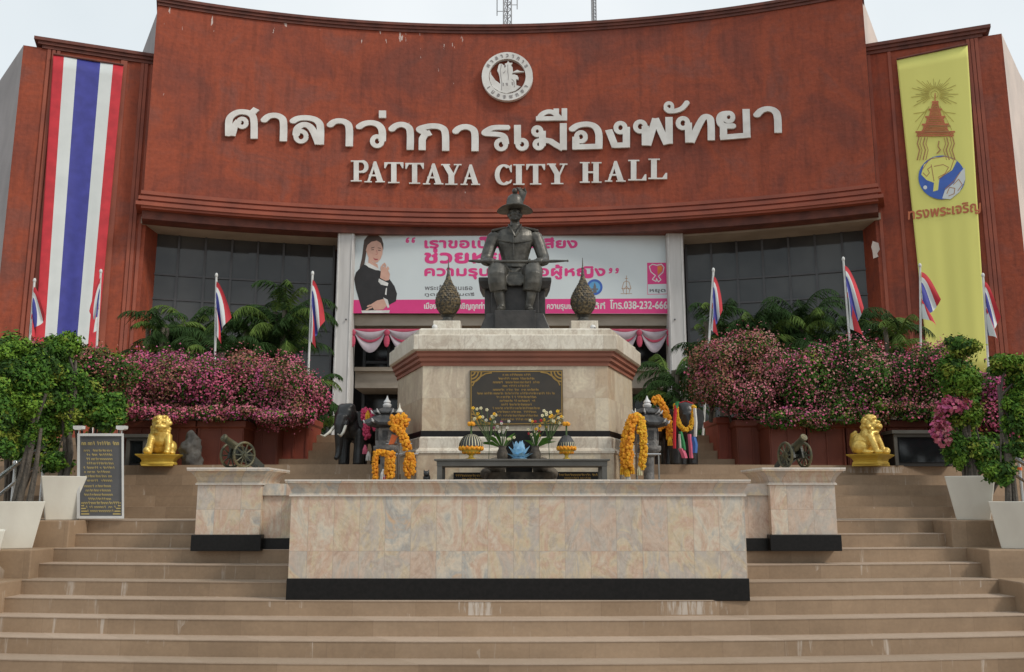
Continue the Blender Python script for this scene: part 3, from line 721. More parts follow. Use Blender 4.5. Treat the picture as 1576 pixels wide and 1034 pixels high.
def spot(px, lab, first=None):
    p = at(px, 503, 12.6)
    if first: return copy_thing(first, (p.x, 12.6, ZT), pi, lab)
    t = thing('spotlight', lab, 'lamp', (p.x, 12.6, ZT), 0, 'small spotlights on the monument edge')
    q = MB(); q.box((-.05, -.05, 0), (.05, .05, .02)); q.tube([(0, 0, .02), (0, 0, .07)], .012); q.tube([(-.05, 0, .04), (-.13, .0, .035)], .035, 8); q.build('bracket', 'rubber_black', t)
    q = MB(); q.tube([(-.02, 0, .05), (.03, 0, .09)], [.03, .045], 10); q.build('housing', 'rubber_black', t)
    q = MB(); q.ball((.03, -.01, .115), .042); q.build('globe', 'trim_white', t, smooth=True)
    return t
S1 = spot(666, 'small black spotlight with white globe beside the lotus bud nearer the poster woman')
spot(916, 'small black spotlight with white globe beside the lotus bud nearer the blue logo', S1)

# ------------------------------------------------------------------ city hall
def circ3(a, b, c):
    (ax, ay), (bx, by), (cx, cy) = a, b, c
    d = 2 * (ax * (by - cy) + bx * (cy - ay) + cx * (ay - by))
    ux = ((ax**2 + ay**2) * (by - cy) + (bx**2 + by**2) * (cy - ay) + (cx**2 + cy**2) * (ay - by)) / d
    uy = ((ax**2 + ay**2) * (cx - bx) + (bx**2 + by**2) * (ax - cx) + (cx**2 + cy**2) * (bx - ax)) / d
    return ux, uy, hypot(ax - ux, ay - uy)
EL, ER = (-11.95, 28.1), (11.55, 27.45)
CX, CY, CR = circ3(EL, (0, 30.0), ER)
AL, AR = atan2(EL[0] - CX, EL[1] - CY), atan2(ER[0] - CX, ER[1] - CY)   # angle from +y, grows to the right
def P(a, off, z): return Vector((CX + (CR + off) * sin(a), CY + (CR + off) * cos(a), z))
def fac(px, py, off=0.):
    """Photo point -> angle and height on the curved front (radius CR + off)."""
    d = ray(px, py); R = CR + off
    A = d.x**2 + d.y**2; B = 2 * (d.x * -CX + d.y * -CY); C_ = CX**2 + CY**2 - R * R
    t = (-B + sqrt(B * B - 4 * A * C_)) / (2 * A)
    return atan2(d.x * t - CX, d.y * t - CY), EYE + d.z * t
def arc_box(mb, a0, a1, o0, o1, z0, z1, n=48, m=0):
    rings = []
    for i in range(n + 1):
        a = a0 + (a1 - a0) * i / n
        rings.append([P(a, o0, z0), P(a, o1, z0), P(a, o1, z1), P(a, o0, z1)])
    mb.loft(rings, m); return mb
ZF1 = fac(788, 40)[1]; ZF0 = fac(788, 322)[1]; ZFB = fac(788, 349)[1]
hall = thing('city_hall', 'red brown city hall with tall curved facade panel, white lettering and glass walls', 'building', (0, 31, 2.55))
OH = hall.location
q = MB(); arc_box(q, AL, AR, 0, 2.6, ZF0, ZF1 - .3, 64)
fp = q.build('facade_panel', 'red_plaster', hall, OH)
q = MB()
for i in range(3): arc_box(q, AL - .0008 * i, AR + .0008 * i, -.05 - .05 * i, 2.6, ZF1 - .3 + .1 * i + .001 * i, ZF1 - .3 + .1 * (i + 1), 64)
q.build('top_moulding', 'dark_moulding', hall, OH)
q = MB(); hh = (ZF0 - ZFB) / 3
for i in range(3):
    z1 = ZF0 - hh * i
    arc_box(q, AL - .002 * (i + 1), AR + .002 * (i + 1), -.10 - .085 * i, 2.5, z1 - hh * .62, z1 - .012, 64)
    arc_box(q, AL - .001, AR + .001, -.04 - .085 * i, 2.5, z1 - hh, z1 - hh * .62, 64)
q.build('lower_moulding', 'rib_red', hall, OH)
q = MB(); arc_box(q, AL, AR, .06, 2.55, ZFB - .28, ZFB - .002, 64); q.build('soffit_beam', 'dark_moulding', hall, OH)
# splayed pale sides of the facade block
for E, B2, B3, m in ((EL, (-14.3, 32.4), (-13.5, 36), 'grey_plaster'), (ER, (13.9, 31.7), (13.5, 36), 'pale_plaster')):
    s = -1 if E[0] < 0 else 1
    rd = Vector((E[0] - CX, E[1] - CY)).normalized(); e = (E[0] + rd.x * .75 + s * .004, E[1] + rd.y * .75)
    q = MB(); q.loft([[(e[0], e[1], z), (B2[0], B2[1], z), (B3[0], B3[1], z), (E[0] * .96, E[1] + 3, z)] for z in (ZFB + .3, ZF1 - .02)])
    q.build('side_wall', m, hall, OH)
# wings
ZW = 16.1
def wing(inn, out, back, back2, m, ribs):
    s = -1 if inn[0] < 0 else 1
    q = MB(); q.loft([[(inn[0], inn[1], z), (out[0], out[1], z), (out[0] * .985, out[1] + 3.5, z), (inn[0], inn[1] + 2.5, z)] for z in (2.3, ZW)])
    w = q.build('wing_wall', 'red_plaster_plain', hall, OH)
    d = Vector((out[0] - inn[0], out[1] - inn[1], 0)); L_ = d.length; d.normalize(); nrm = Vector((d.y, -d.x, 0))
    if nrm.y > 0: nrm = -nrm
    i3 = Vector((inn[0], inn[1], 0))
    def wbox(mb, u0, u1, dep, z0, z1, back_=.3):
        p = [i3 + d * u0 + nrm * dep, i3 + d * u1 + nrm * dep, i3 + d * u1 - nrm * back_, i3 + d * u0 - nrm * back_]
        mb.loft([[(v.x, v.y, z) for v in p] for z in (z0, z1)])
    q = MB()
    for i in range(3): wbox(q, -.02, L_ - .55 + .12 * i, .06 + .06 * i, ZW - .02 + .11 * i, ZW + .09 + .11 * i, 2.)
    q.build('roof_moulding', 'dark_moulding', w, OH)
    q = MB()
    for u in ribs: wbox(q, u, u + .10, .045, 2.3, ZW - .03)
    q.build('wall_rib', 'rib_red', w, OH)
    q = MB(); o2 = (out[0] + s * .012, out[1] + .02)
    q.loft([[(o2[0], o2[1], z), (back[0], back[1], z), (back2[0], back2[1], z), (out[0] * .97, out[1] + 4, z)] for z in (2.3, ZW + .02)])
    q.build('wing_side_wall', m, hall, OH)
    return i3, d, nrm, L_
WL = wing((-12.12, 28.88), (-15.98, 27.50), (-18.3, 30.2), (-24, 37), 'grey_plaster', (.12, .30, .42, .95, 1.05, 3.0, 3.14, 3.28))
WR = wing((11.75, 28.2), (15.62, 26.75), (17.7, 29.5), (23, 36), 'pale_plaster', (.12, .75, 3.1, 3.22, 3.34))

i3_, d_, n_, _ = WR; pp0 = i3_ + n_ * .002
q = MB(); q.plate([[(1343, 371), (1352, 374), (1354, 384), (1350, 390), (1352, 395), (1344, 398), (1343, 388), (1341, 380)]], [], lambda x, y, d: at_plane(x, y, pp0, n_) + n_ * d, .012)
q.build('plaster_patch', 'pale_plaster', hall, OH)
# glass walls under the panel
GO = 1.75
def curtain(pxa, pxb, ztop_px, pa, beam_px):
    a0 = fac(pxa, 450, GO)[0]; a1 = fac(pxb, 450, GO)[0]
    zt = fac((pxa + pxb) / 2, beam_px, GO)[1]
    q = MB(); n = 7; rnd = random.Random(int(pxa))
    rows = [2.5, 3.9, 4.75, 5.6, 6.45, 7.30, 8.15, 9.0, zt + .05]
    for i in range(n):
        b0, b1 = a0 + (a1 - a0) * i / n, a0 + (a1 - a0) * (i + 1) / n
        for z0, z1 in zip(rows, rows[1:]):
            e = [rnd.uniform(-.008, .008) for _ in range(4)]
            q.add([P(b0, GO + e[0], z0), P(b1, GO + e[1], z0), P(b1, GO + e[2], z1), P(b0, GO + e[3], z1)], [(0, 1, 2, 3)])
    wd = q.build('glass_wall', 'tinted_glass', hall, OH)
    q = MB()
    for i in range(n + 1):
        b = a0 + (a1 - a0) * i / n; h = .05 / CR
        arc_box(q, b - h * .7, b + h * .7, GO - .06, GO + .05, 2.5, zt, 1)
    for z in rows[1:-1]: arc_box(q, a0, a1, GO - .05, GO + .04, z - .03, z + .03, n)
    q.build('mullion_frame', 'mullion', wd, OH)
    q = MB(); arc_box(q, a0 - .01, a1 + .012, .75, 2.3, zt, ZFB - .282, 24); q.build('lintel_beam', 'beige_concrete', hall, OH)
    q = MB(); arc_box(q, a0 - .01, a1 + .012, .68, .75, zt - .0, zt + .22, 24); q.build('lintel_edge', 'beige_concrete', hall, OH)
curtain(228, 512, 360, None, 369)
curtain(1058, 1344, 360, None, 366)
# inner jambs and back wall
q = MB(); q.box((-13, 34.5, 2.5), (13, 34.9, 12)); q.build('back_wall', 'dark_room', hall, OH)
# white columns
YC = 29.85
for pa, pb in ((515, 541), (1030, 1056)):
    a, b = at(pa, 500, YC).x, at(pb, 500, YC).x
    q = MB(); q.box((a, YC, 2.5), (b, YC + .75, ZFB + .01)); co = bevel(q.build('column', 'column_grey', hall, OH), .02)
    q = MB()
    for x in (a + .045, b - .075): q.box((x, YC - .025, 2.5), (x + .03, YC + .01, ZFB - .05))
    q.build('column_strip', 'trim_white', co, OH)
    q = MB(); q.tube([((a + b) / 2 + (.1 if pa < 700 else -.1), YC - .03, zat(492, YC)), ((a + b) / 2 + (.1 if pa < 700 else -.1), YC - .06, zat(492, YC))], .03); q.build('ceiling_lamp' if False else 'bolt', 'mullion', co, OH)
xa, xb = at(541, 500, 30.2).x, at(1030, 500, 30.2).x
q = MB(); q.box((xa, 30.35, zat(501, 30.35)), (xb, 33.5, zat(484, 30.35))); q.build('floor_beam', 'beige_concrete', hall, OH)
q = MB(); q.box((xa, 30.5, zat(484, 30.35) + .002), (xb, 30.8, ZFB)); q.build('spandrel', 'beige_concrete', hall, OH)
q = MB(); q.box((xa, 31.2, zat(597, 31.2)), (xb, 34.4, zat(566, 31.2))); q.box((xa, 31.0, zat(572, 31.2)), (xb, 31.2, zat(566, 31.2))); q.build('canopy', 'beige_concrete', hall, OH)
q = MB()
for i in range(13):
    x = xa + (xb - xa) * i / 12; q.box((x - .05, 33.0, 2.5), (x + .05, 33.1, zat(501, 30.35)))
q.box((xa, 33.02, 4.6), (xb, 33.08, 4.7)); q.box((xa, 33.02, 6.4), (xb, 33.08, 6.5))
en = MB(); en.box((xa, 33.1, 2.5), (xb, 33.14, zat(501, 30.35))); eo = en.build('entrance_glass', 'dark_glass', hall, OH); q.build('entrance_frame', 'mullion', eo, OH)

# lattice masts on the roof
def mast(px, wpx, Y, lab, yb_, dishes=False):
    b = at(px, yb_, Y); s = wpx / FPX * Y
    t = thing('antenna_mast', lab, 'antenna', (b.x, Y, b.z - 1.2)); q = MB(); h = 7.
    pts = [(-s / 2, -s / 2), (s / 2, -s / 2), (0, s / 2)]
    for x, y in pts: q.tube([(x, y, 0), (x, y, h)], .03, 6)
    k = 0; z = 0.
    while z < h - s:
        for i in range(3):
            (ax, ay), (bx, by) = pts[i], pts[(i + 1) % 3]
            q.tube([(ax, ay, z), (bx, by, z + s * .9)], .014, 4); q.tube([(ax, ay, z), (bx, by, z)], .014, 4)
        z += s * .9
    q.build('lattice', 'mast_grey', t)
    if dishes:
        q = MB()
        for x, z in ((-.45, 1.6), (.42, 1.9), (.0, 2.3)): q.tube([(x, 0, z), (x, 0, z + 1.5)], .022, 6); q.tube([(0, 0, z + .2), (x, 0, z + .2)], .015, 5)
        q.build('aerial', 'mast_grey', t)
    return t
mast(781, 13, 36, 'lattice antenna mast with side aerials on the roof above the round emblem', 37, True)
mast(914, 7, 37, 'slim lattice antenna mast on the roof above the word HALL', 32)

# ------------------------------------------------------------------ lettering on the panel
def on_facade(x, y, d): a, z = fac(x, y); return P(a, -.03 - d, z)
A_ = (330, 150, 5.434); B_ = (600, 150, 5.253); C2 = (880, 140, 4.635)
def cv(K, pts): return [(K[0] + x / K[2], K[1] + y / K[2]) for x, y in pts]
def aa(p): return [p]
def saraaa(x, y, k=1.): return [[(x, y + 42), (x + 34, y + 12), (x + 82, y), (x + 130, y + 14), (x + 160, y + 56), (x + 160, y + 212)]]
THAI = [
 ('A', 30, 21, [[(120, 330), (121, 215), (140, 168), (190, 136), (245, 131), (300, 146), (330, 195), (333, 354)], [(300, 150), (325, 130), (352, 104)], ring2(233, 222, 34), [(204, 205), (168, 252), (146, 330)]]),
 ('A', 31, 21, [[(413, 203), (450, 170), (500, 159), (550, 172), (578, 215), (577, 376)]]),
 ('A', 31, 21, [[(655, 210), (695, 187), (760, 180), (830, 190), (876, 222), (888, 275), (886, 403)], ring2(725, 335, 43), [(684, 325), (694, 270), (740, 238), (790, 247), (830, 295), (872, 398)]]),
 ('A', 31, 21, [[(966, 243), (1002, 214), (1050, 206), (1098, 218), (1128, 262), (1128, 418)]]),
 ('A', 31, 21, [[(1208, 258), (1250, 231), (1310, 221), (1370, 238), (1403, 285), (1404, 375)], ring2(1362, 375, 40)]),
 ('A', 31, 30, [[(1376, 150), (1437, 150)]]),
 ('B', 29, 21, [[(14, 268), (46, 240), (92, 228), (140, 242), (165, 284), (165, 432)]]),
 ('B', 29, 21, [[(262, 434), (263, 345), (285, 308), (332, 293)], [(300, 300), (240, 268), (290, 248), (350, 240), (412, 250), (448, 292), (452, 440)]]),
 ('B', 29, 21, [[(530, 287), (560, 259), (610, 246), (662, 260), (688, 302), (689, 443)]]),
 ('B', 28, 19, [[(964, 252), (850, 252), (795, 272), (772, 300), (880, 308), (925, 328), (938, 385)], ring2(900, 390, 38)]),
 ('B', 28, 20, [[(1032, 232), (1034, 385)], ring2(1070, 388, 36)]),
 ('B', 28, 20, [ring2(1193, 282, 31), ring2(1204, 388, 31), [(1234, 280), (1234, 400)], [(1240, 352), (1300, 362), (1350, 395), (1404, 425)], [(1403, 218), (1404, 432)]]),
 ('B', 22, 17, [[(1205, 185), (1228, 148), (1272, 126), (1320, 130), (1372, 172)], [(1182, 180), (1432, 178)], [(1346, 100), (1346, 150)], [(1412, 98), (1412, 195)]]),
 ('C', 26, 18, [[(0, 284), (42, 255), (110, 245), (165, 262), (193, 312), (193, 418)], [(5, 408), (218, 402)], [(30, 420), (30, 335)], ring2(66, 335, 32)]),
 ('C', 26, 18, [ring2(348, 270, 33), [(390, 265), (390, 405)], [(264, 285), (312, 408)], [(296, 396), (415, 392)]]),
 ('C', 26, 18, [ring2(490, 262, 35), [(525, 258), (526, 396)], [(540, 395), (600, 205)], [(596, 205), (680, 388)], [(694, 195), (696, 384)]]),
 ('C', 19, 15, [ring2(694, 120, 25), [(672, 132), (695, 152), (742, 150), (790, 130), (826, 86)]]),
 ('C', 26, 18, [ring2(794, 238, 35), [(832, 235), (836, 376)], [(850, 374), (905, 255), (945, 195), (982, 200), (994, 240), (996, 360)]]),
 ('C', 26, 18, [ring2(1120, 195, 30), [(1110, 168), (1070, 178), (1056, 215), (1078, 254), (1160, 258)], [(1082, 256), (1084, 345)], [(1058, 340), (1276, 322)], [(1244, 138), (1250, 330)]]),
 ('C', 27, 18, [[(1318, 184), (1352, 149), (1400, 136), (1446, 150), (1468, 192), (1473, 306)]]),
]
KK = {'A': A_, 'B': B_, 'C': C2}
a0, z0 = fac(775, 235)
ts = thing('thai_lettering', 'large white raised Thai letters reading the name of the city hall on the red panel', 'sign', P(a0, 0, z0))
for K, hw, hwy, strokes in THAI:
    S = []
    for s in strokes:
        if id(s) in RINGS: S += [cv(KK[K], c) for c in pen(s, hw * .66, hwy * .80, n=10)]
        else: S += [cv(KK[K], c) for c in pen(smooth_line(s), hw, hwy, n=12)]
    q = MB(); q.plate([], S, on_facade, .09); q.build('letter', 'letter_white', ts, ts.location)

# serif capitals in a unit box
def stem_(x0, x1, y0=0, y1=1): return [(x0, y0), (x1, y0), (x1, y1), (x0, y1)]
SF = .055
def serif(x0, x1, y): return stem_(x0, x1, y, y + SF) if y < .5 else stem_(x0, x1, y - SF, y)
GL = {
 'P': [stem_(.16, .44), serif(.0, .6, 0), serif(0, .6, 1)] + pen([(.3, .955), (.62, .955)], .045) + pen([(.3, .46), (.62, .46)], .045) + pen(arc(.62, .71, .24, -90, 90, 10, .25), .115, .06),
 'A': [[(.64, 0), (.93, 0), (.58, 1), (.46, 1), (.40, .84)], [(.12, 0), (.24, 0), (.56, .92), (.47, .98)], stem_(.22, .72, .29, .37), serif(0, .36, 0), serif(.54, 1, 0)],
 'T': [stem_(.36, .64), serif(.2, .8, 0), stem_(.0, 1, .93, 1), [(0, .72), (.06, .72), (.2, .95), (0, .95)], [(1, .72), (.94, .72), (.8, .95), (1, .95)]],
 'Y': [stem_(.36, .64, 0, .48), serif(.2, .8, 0), [(.36, .48), (.36, .42), (.64, .42), (.64, .5), (.34, 1), (.06, 1)], [(.58, .5), (.64, .44), (.9, 1), (.8, 1)], serif(0, .44, 1), serif(.62, 1, 1)],
 'C': pen(arc(.54, .5, .36, 48, 312, 22, .455), .125, .05) + [[(.9, .62), (.96, .62), (.96, .98), (.9, .98), (.80, .86)], [(.88, .24), (.98, .26), (.9, .1), (.74, .04)]],
 'I': [stem_(.24, .76), serif(0, 1, 0), serif(0, 1, 1)],
 'H': [stem_(.13, .38), stem_(.62, .87), stem_(.3, .7, .47, .55), serif(0, .46, 0), serif(.54, 1, 0), serif(0, .46, 1), serif(.54, 1, 1)],
 'L': [stem_(.14, .44), serif(0, .6, 1), stem_(0, .98, 0, .065), [(.98, 0), (.98, .3), (.9, .3), (.72, .05), (.72, 0)]],
}
WORD = [('P', 540, 568, 248.5, 280.7), ('A', 561, 592.5, 250, 282), ('T', 591.5, 621, 251.3, 283.2), ('T', 624, 652.5, 252.3, 284.2), ('A', 651, 682.5, 253.2, 285.2), ('Y', 679, 710.5, 254, 285.8), ('A', 709, 739, 254.8, 286),
        ('C', 760, 789, 254.5, 286.2), ('I', 790, 807.5, 254.3, 285.8), ('T', 810, 839, 254, 285.4), ('Y', 842, 873.5, 253.3, 284.8), ('H', 892.5, 926, 251, 282.6), ('A', 931, 963, 249.3, 281), ('L', 967, 995.5, 247.6, 279.2), ('L', 998, 1027.5, 245.8, 277)]
a0, z0 = fac(785, 285)
es = thing('english_lettering', 'white raised serif letters reading PATTAYA CITY HALL on the red panel', 'sign', P(a0, 0, z0))
for ch, x0, x1, yt, yb_ in WORD:
    S = [[(x0 + (x1 - x0) * u, yb_ + (yt - yb_) * v) for u, v in c] for c in GL[ch]]
    q = MB(); q.plate([], S, on_facade, .08); q.build('letter', 'letter_white', es, es.location)

# round emblem with the rider
a0, z0 = fac(781, 160)
em = thing('round_emblem', 'round white relief emblem with a horse rider, high on the red panel', 'emblem', P(a0, 0, z0))
OE = em.location
EC = (720, 70, 10.342)
def ec(pts): return cv(EC, pts)
q = MB(); q.plate([arc(781, 121, 39.3, 0, 360, 48, 37)[:-1], arc(781, 121, 28.3, 360, 0, 48, 26.8)[:-1]], [], on_facade, .16); q.build('ring', 'letter_white', em, OE)
S = []
for s, cx, cy, R in ((1, 781, 121, 33.6),):
    for k, word in enumerate(('ศาลาวาการ', 'เมองพทยา')):
        for i, ch in enumerate(word):
            n_ = len(word)
            ang = radians((150 - 120 * i / (n_ - 1)) if k == 0 else (212 + 118 * i / (n_ - 1)))
            cs = font_outlines(ch); 
            if not cs: continue
            ux = max(p[0] for c in cs for p in c) / 2
            rot = (ang - pi / 2) if k == 0 else (ang + pi / 2)
            for c in cs:
                o_ = []
                for p in c:
                    x, y = (p[0] - ux) * 8, (p[1] - .28) * 8
                    X, Y = x * cos(rot) - y * sin(rot), x * sin(rot) + y * cos(rot)
                    o_.append((cx + R * cos(ang) + X, cy - R * .945 * sin(ang) - Y))
                for a, b in zip(o_, o_[1:] + o_[:1]): S += pen([a, b], .28, n=4)
q = MB(); q.plate([], S, lambda x, y, d: on_facade(x, y, .162 + d), .012); q.build('ring_writing', 'grey_plaster', em, OE)
q = MB()
horse = [(470, 430), (490, 350), (505, 322), (545, 320), (575, 345), (590, 390), (610, 360), (590, 320), (625, 308), (645, 270), (665, 305), (715, 305), (690, 345), (715, 380), (722, 450), (760, 430), (790, 415), (830, 435), (895, 438), (895, 452), (720, 460), (700, 490), (745, 490), (790, 505), (808, 540), (805, 575), (785, 560), (770, 570), (775, 660), (840, 680), (760, 745), (620, 790), (500, 760), (400, 690), (355, 600), (345, 500), (370, 440), (375, 490), (440, 580), (520, 640), (505, 520), (490, 460)]
q.plate([ec(horse)], [], lambda x, y, d: on_facade(x, y, .03 + d), .09)
q.build('rider_relief', 'letter_white', em, OE)
q = MB()
for c in ([(605, 625), (640, 625), (640, 670), (615, 660)], [(560, 620), (575, 625), (575, 675), (562, 670)], [(700, 610), (722, 615), (722, 665), (706, 650)], [(592, 335), (610, 345), (590, 372), (580, 352)]):
    q.plate([ec(c)], [], lambda x, y, d: on_facade(x, y, .122 + d), .006)
q.plate([], [c for s_ in ([(540, 330), (520, 420), (530, 520), (545, 620), (540, 740)], [(640, 330), (640, 450), (650, 520), (645, 580)], [(600, 430), (580, 470), (560, 460)], [(700, 560), (740, 600), (745, 690)]) for c in pen(ec(s_), .35)], lambda x, y, d: on_facade(x, y, .122 + d), .006)
q.build('relief_shadow_line' if False else 'relief_shade_line', 'grey_plaster', em, OE)  # grey marks laid on the relief: its shadow lines put into the colour

# ------------------------------------------------------------------ hanging banners
def wplane(Wg, off):
    i3, d, nrm, L_ = Wg
    return i3 + nrm * off, nrm
def cloth_banner(name, label, Wg, off, corners, nx, ny, mats, matf, slack=.03, bottom=None):
    """A hanging cloth: corners tl,tr,br,bl in the photo, laid on the wing's plane."""
    p0, nrm = wplane(Wg, off); c = [at_plane(*k, p0, nrm) for k in corners]
    t = thing(name, label, 'banner', (c[2] + c[3]) / 2); q = MB(); V = []
    for j in range(ny + 1):
        for i in range(nx + 1):
            u, v = i / nx, j / ny
            p = (c[0] * (1 - u) + c[1] * u) * (1 - v) + (c[3] * (1 - u) + c[2] * u) * v
            V.append(p + nrm * (slack * sin(u * 9 + v * 1.2) * (.3 + v) + slack * .5 * sin(u * 23 + 1) * v))
    q.grid(V, nx, ny, lambda i, j: matf((i + .5) / nx))
    bm_o = q.build('cloth', mats, t, t.location); bm_o.data.polygons.foreach_set('use_smooth', [True] * len(bm_o.data.polygons))
    md = bm_o.modifiers.new('thick', 'SOLIDIFY'); md.thickness = .012; md.offset = -1
    q = MB(); q.tube([c[0] + nrm * .01 + Vector((0, 0, .02)), c[1] + nrm * .01 + Vector((0, 0, .02))], .035, 8); q.build('top_rod', 'dark_moulding', t, t.location)
    return t, p0, nrm
flag_i = lambda u: 0 if u < .155 or u > .845 else (1 if u < .335 or u > .665 else 2)
cloth_banner('flag_banner', 'tall hanging banner with red, white and blue vertical stripes on the wing wall', WL, .16, [(82, 84), (190, 101), (147, 560), (52, 555)], 60, 24, ['red_cloth', 'white_cloth', 'blue_cloth'], flag_i)
yb_t, yp0, ynr = cloth_banner('yellow_banner', 'tall yellow hanging banner with a pagoda emblem and red writing on the wing wall', WR, .16, [(1380, 92), (1489, 69), (1521, 575), (1429, 570)], 40, 24, ['yellow_cloth'], lambda u: 0, .012)
OY = yb_t.location
def onY(o): return lambda x, y, d: at_plane(x, y, yp0, ynr) + ynr * (.024 + o + d)
EY = (1370, 60, 3.563)
def ey(pts): return cv(EY, pts)
S = []
for i in range(34):
    a = radians(-35 + 250 * i / 33); r0 = 28 if i % 2 else 34; r1 = 78 + 26 * (i % 3)
    if 60 < math.degrees(a) % 360 < 120: r1 *= .7
    S += pen(ey([(243 + r0 * cos(a), 305 - r0 * sin(a)), (243 + r1 * cos(a), 310 - r1 * sin(a))]), .34)
for k in (1, -1):
    for j in range(3): S += pen(ey([(243 + k * (30 + 9 * j), 370 + 15 * j), (243 + k * (95 + 10 * j), 500 - 45 * j)]), .35)
S += pen(ey(arc(243, 305, 20, 0, 360, 12)), .4)
q = MB(); q.plate([], S, onY(0), .003); q.build('sunburst', 'gold_print', yb_t, OY)
S = pen(ey([(246, 298), (246, 350)]), .7)
for i in range(19):
    w_ = 9 + i * 1.4 + 13 * (i // 4) + (9 if i % 4 == 0 else 0) + (16 if i > 15 else 0)
    S += pen(ey([(247 - w_, 346 + i * 10.3), (247 + w_, 345 + i * 10.3)]), .95 if i % 4 else 1.25)
for k in (-1, 1): S += pen(ey([(247 + k * 10, 345), (247 + k * 32, 425), (247 + k * 62, 490), (247 + k * 92, 540)]), .9)
q = MB(); q.plate([], S, onY(0), .004); q.build('pagoda', 'red_print', yb_t, OY)
S = []
for k in (-1, 1):
    for x in (45, 60, 78, 92):
        S += pen(ey([(250 + k * x, 540), (250 + k * (x + 9), 575), (250 + k * (x - 3), 610), (252 + k * (x + 12), 665)]), .8 if x in (60, 92) else .5)
S += pen(ey([(215, 480), (330, 478)]), .8) + pen(ey([(190, 510), (335, 508)]), .8) + pen(ey([(268, 560), (262, 590), (275, 610), (255, 630)]), .8)
q = MB(); q.plate([], S, onY(.005), .003); q.build('pagoda_pillar', 'brown_print', yb_t, OY)
disc = ey(arc(283, 760, 128, 0, 360, 36, 120)[:-1])
q = MB(); q.plate([disc], [], onY(0), .003); q.build('disc', 'blue_print', yb_t, OY)
q = MB(); q.plate([ey([(170, 745), (185, 690), (240, 650), (320, 645), (365, 670), (340, 720), (270, 765), (262, 830), (235, 838), (240, 790), (200, 775)])], [], onY(.0032), .003); q.build('disc_scroll', 'yellow_cloth', yb_t, OY)
q = MB(); q.plate([ey([(285, 875), (300, 830), (350, 790), (385, 730), (408, 705), (412, 770), (380, 840), (330, 880)])] + [ey(arc(192, 815, 11, 0, 360, 10)[:-1])], [], onY(.0032), .003); q.build('disc_cloud', 'white_cloth', yb_t, OY)
S = []
for s in ([(180, 735), (200, 755), (215, 735), (205, 715), (225, 700)], [(240, 700), (290, 690), (320, 705), (300, 740), (262, 760)], [(225, 690), (240, 780)], [(175, 720), (215, 660), (300, 645), (350, 660), (330, 720), (265, 770)], [(310, 850), (325, 815), (355, 820), (350, 850), (320, 862)], [(345, 800), (375, 770), (395, 800), (370, 835)], [(385, 730), (350, 780), (300, 825)]): S += pen(ey(s), .55)
q = MB(); q.plate([], S, onY(.0064), .002); q.build('scroll_line', 'brown_print', yb_t, OY)
con, st = text_px('ทรงพระเจริญ', 1398, 1509, 338, 12, .45, -.12)
q = MB(); q.plate(con, st, onY(0), .004); q.build('writing', 'red_print', yb_t, OY)

# campaign poster between the columns
YB = 30.12
def onB(o): return lambda x, y, d: at(x, y, YB - .01 - o - d)
cp = thing('campaign_poster', 'wide white and pink poster with a woman in black jacket, above the entrance', 'poster', at(785, 483, YB))
OC = cp.location
q = MB(); q.plate([[(539, 482), (1035, 483), (1028, 357), (541, 358)]], [], lambda x, y, d: at(x, y, YB + .05 - d), .06); q.build('sheet', 'banner_white', cp, OC)
q = MB(); q.plate([[(539, 482), (1035, 482.5), (1034, 459), (539.5, 461.5)]], [], onB(0), .003); q.build('pink_band', 'pink_print', cp, OC)
q = MB()
for tx, a, b, y, xh, bo in (('เราขอเป็นหนึ่งเสียง', 654, 888, 381, 10.5, 1.0), ('ช่วยหยุด', 654, 800, 404, 14, 1.4), ('ความรุนแรงต่อผู้หญิง', 654, 931, 424, 10.5, 1.0)):
    con, st = text_px(tx, a, b, y, xh, bo); q.plate(con, st, onB(0), .004)
for cx, cy, k in ((627, 371, 1), (636, 371, 1), (940, 415, -1), (950, 415, -1)):
    q.plate([], pen(arc(cx, cy, 1.7, 0, 360, 8), 1.2) + pen([(cx - 1.7 * k, cy), (cx - .6 * k, cy - 4 * k), (cx + 3 * k, cy - 5 * k)], 1.), onB(0), .004)
q.build('slogan', 'pink_print', cp, OC)
q = MB()
for tx, a, b, y, xh in (('พระเจ้าหลานเธอ', 654, 727, 446, 5), ('ทูตสันถวไมตรี', 654, 730, 455, 3.4)):
    con, st = text_px(tx, a, b, y, xh, .22); q.plate(con, st, onB(0), .003)
q.build('small_writing', 'grey_print', cp, OC)
q = MB()
for tx, a, b, y, xh in (('เมืองพัทยา ขอเชิญทุกท่าน', 653, 752, 475, 6.5), ('ความรุนแรง', 842, 890, 475, 6.5), ('ได้ที่', 908, 931, 475, 6.5), ('โทร.038-232-666', 939, 1027, 475, 9)):
    con, st = text_px(tx, a, b, y, xh, .4); q.plate(con, st, onB(.003), .003)
q.build('band_writing', 'sign_white', cp, OC)
WK = (520, 280, 4.307)
def wk(p): return cv(WK, p)
q = MB(); q.plate([wk([(168, 430), (174, 385), (196, 358), (228, 346), (262, 350), (290, 372), (302, 410), (301, 452), (293, 430), (270, 400), (235, 398), (206, 420), (190, 455), (184, 500), (176, 545), (160, 592), (140, 602), (146, 560), (158, 510), (164, 470)])], [], onB(.003), .003); q.build('hair', 'hair_print', cp, OC)
q = MB(); q.plate([wk([(186, 452), (196, 418), (222, 396), (258, 388), (284, 404), (298, 440), (295, 478), (284, 508), (264, 532), (246, 536), (222, 520), (200, 494)]), wk([(204, 498), (232, 530), (262, 545), (268, 572), (236, 575), (200, 545)])], [], onB(.006), .003); q.build('face', 'skin_print', cp, OC)
q = MB(); q.plate([], [c for s_ in ([(220, 438), (242, 432)], [(265, 436), (286, 440)], [(222, 450), (240, 448)], [(266, 452), (284, 454)]) for c in pen(wk(s_), .5)], onB(.009), .002); q.build('eye_brow', 'hair_print', cp, OC)
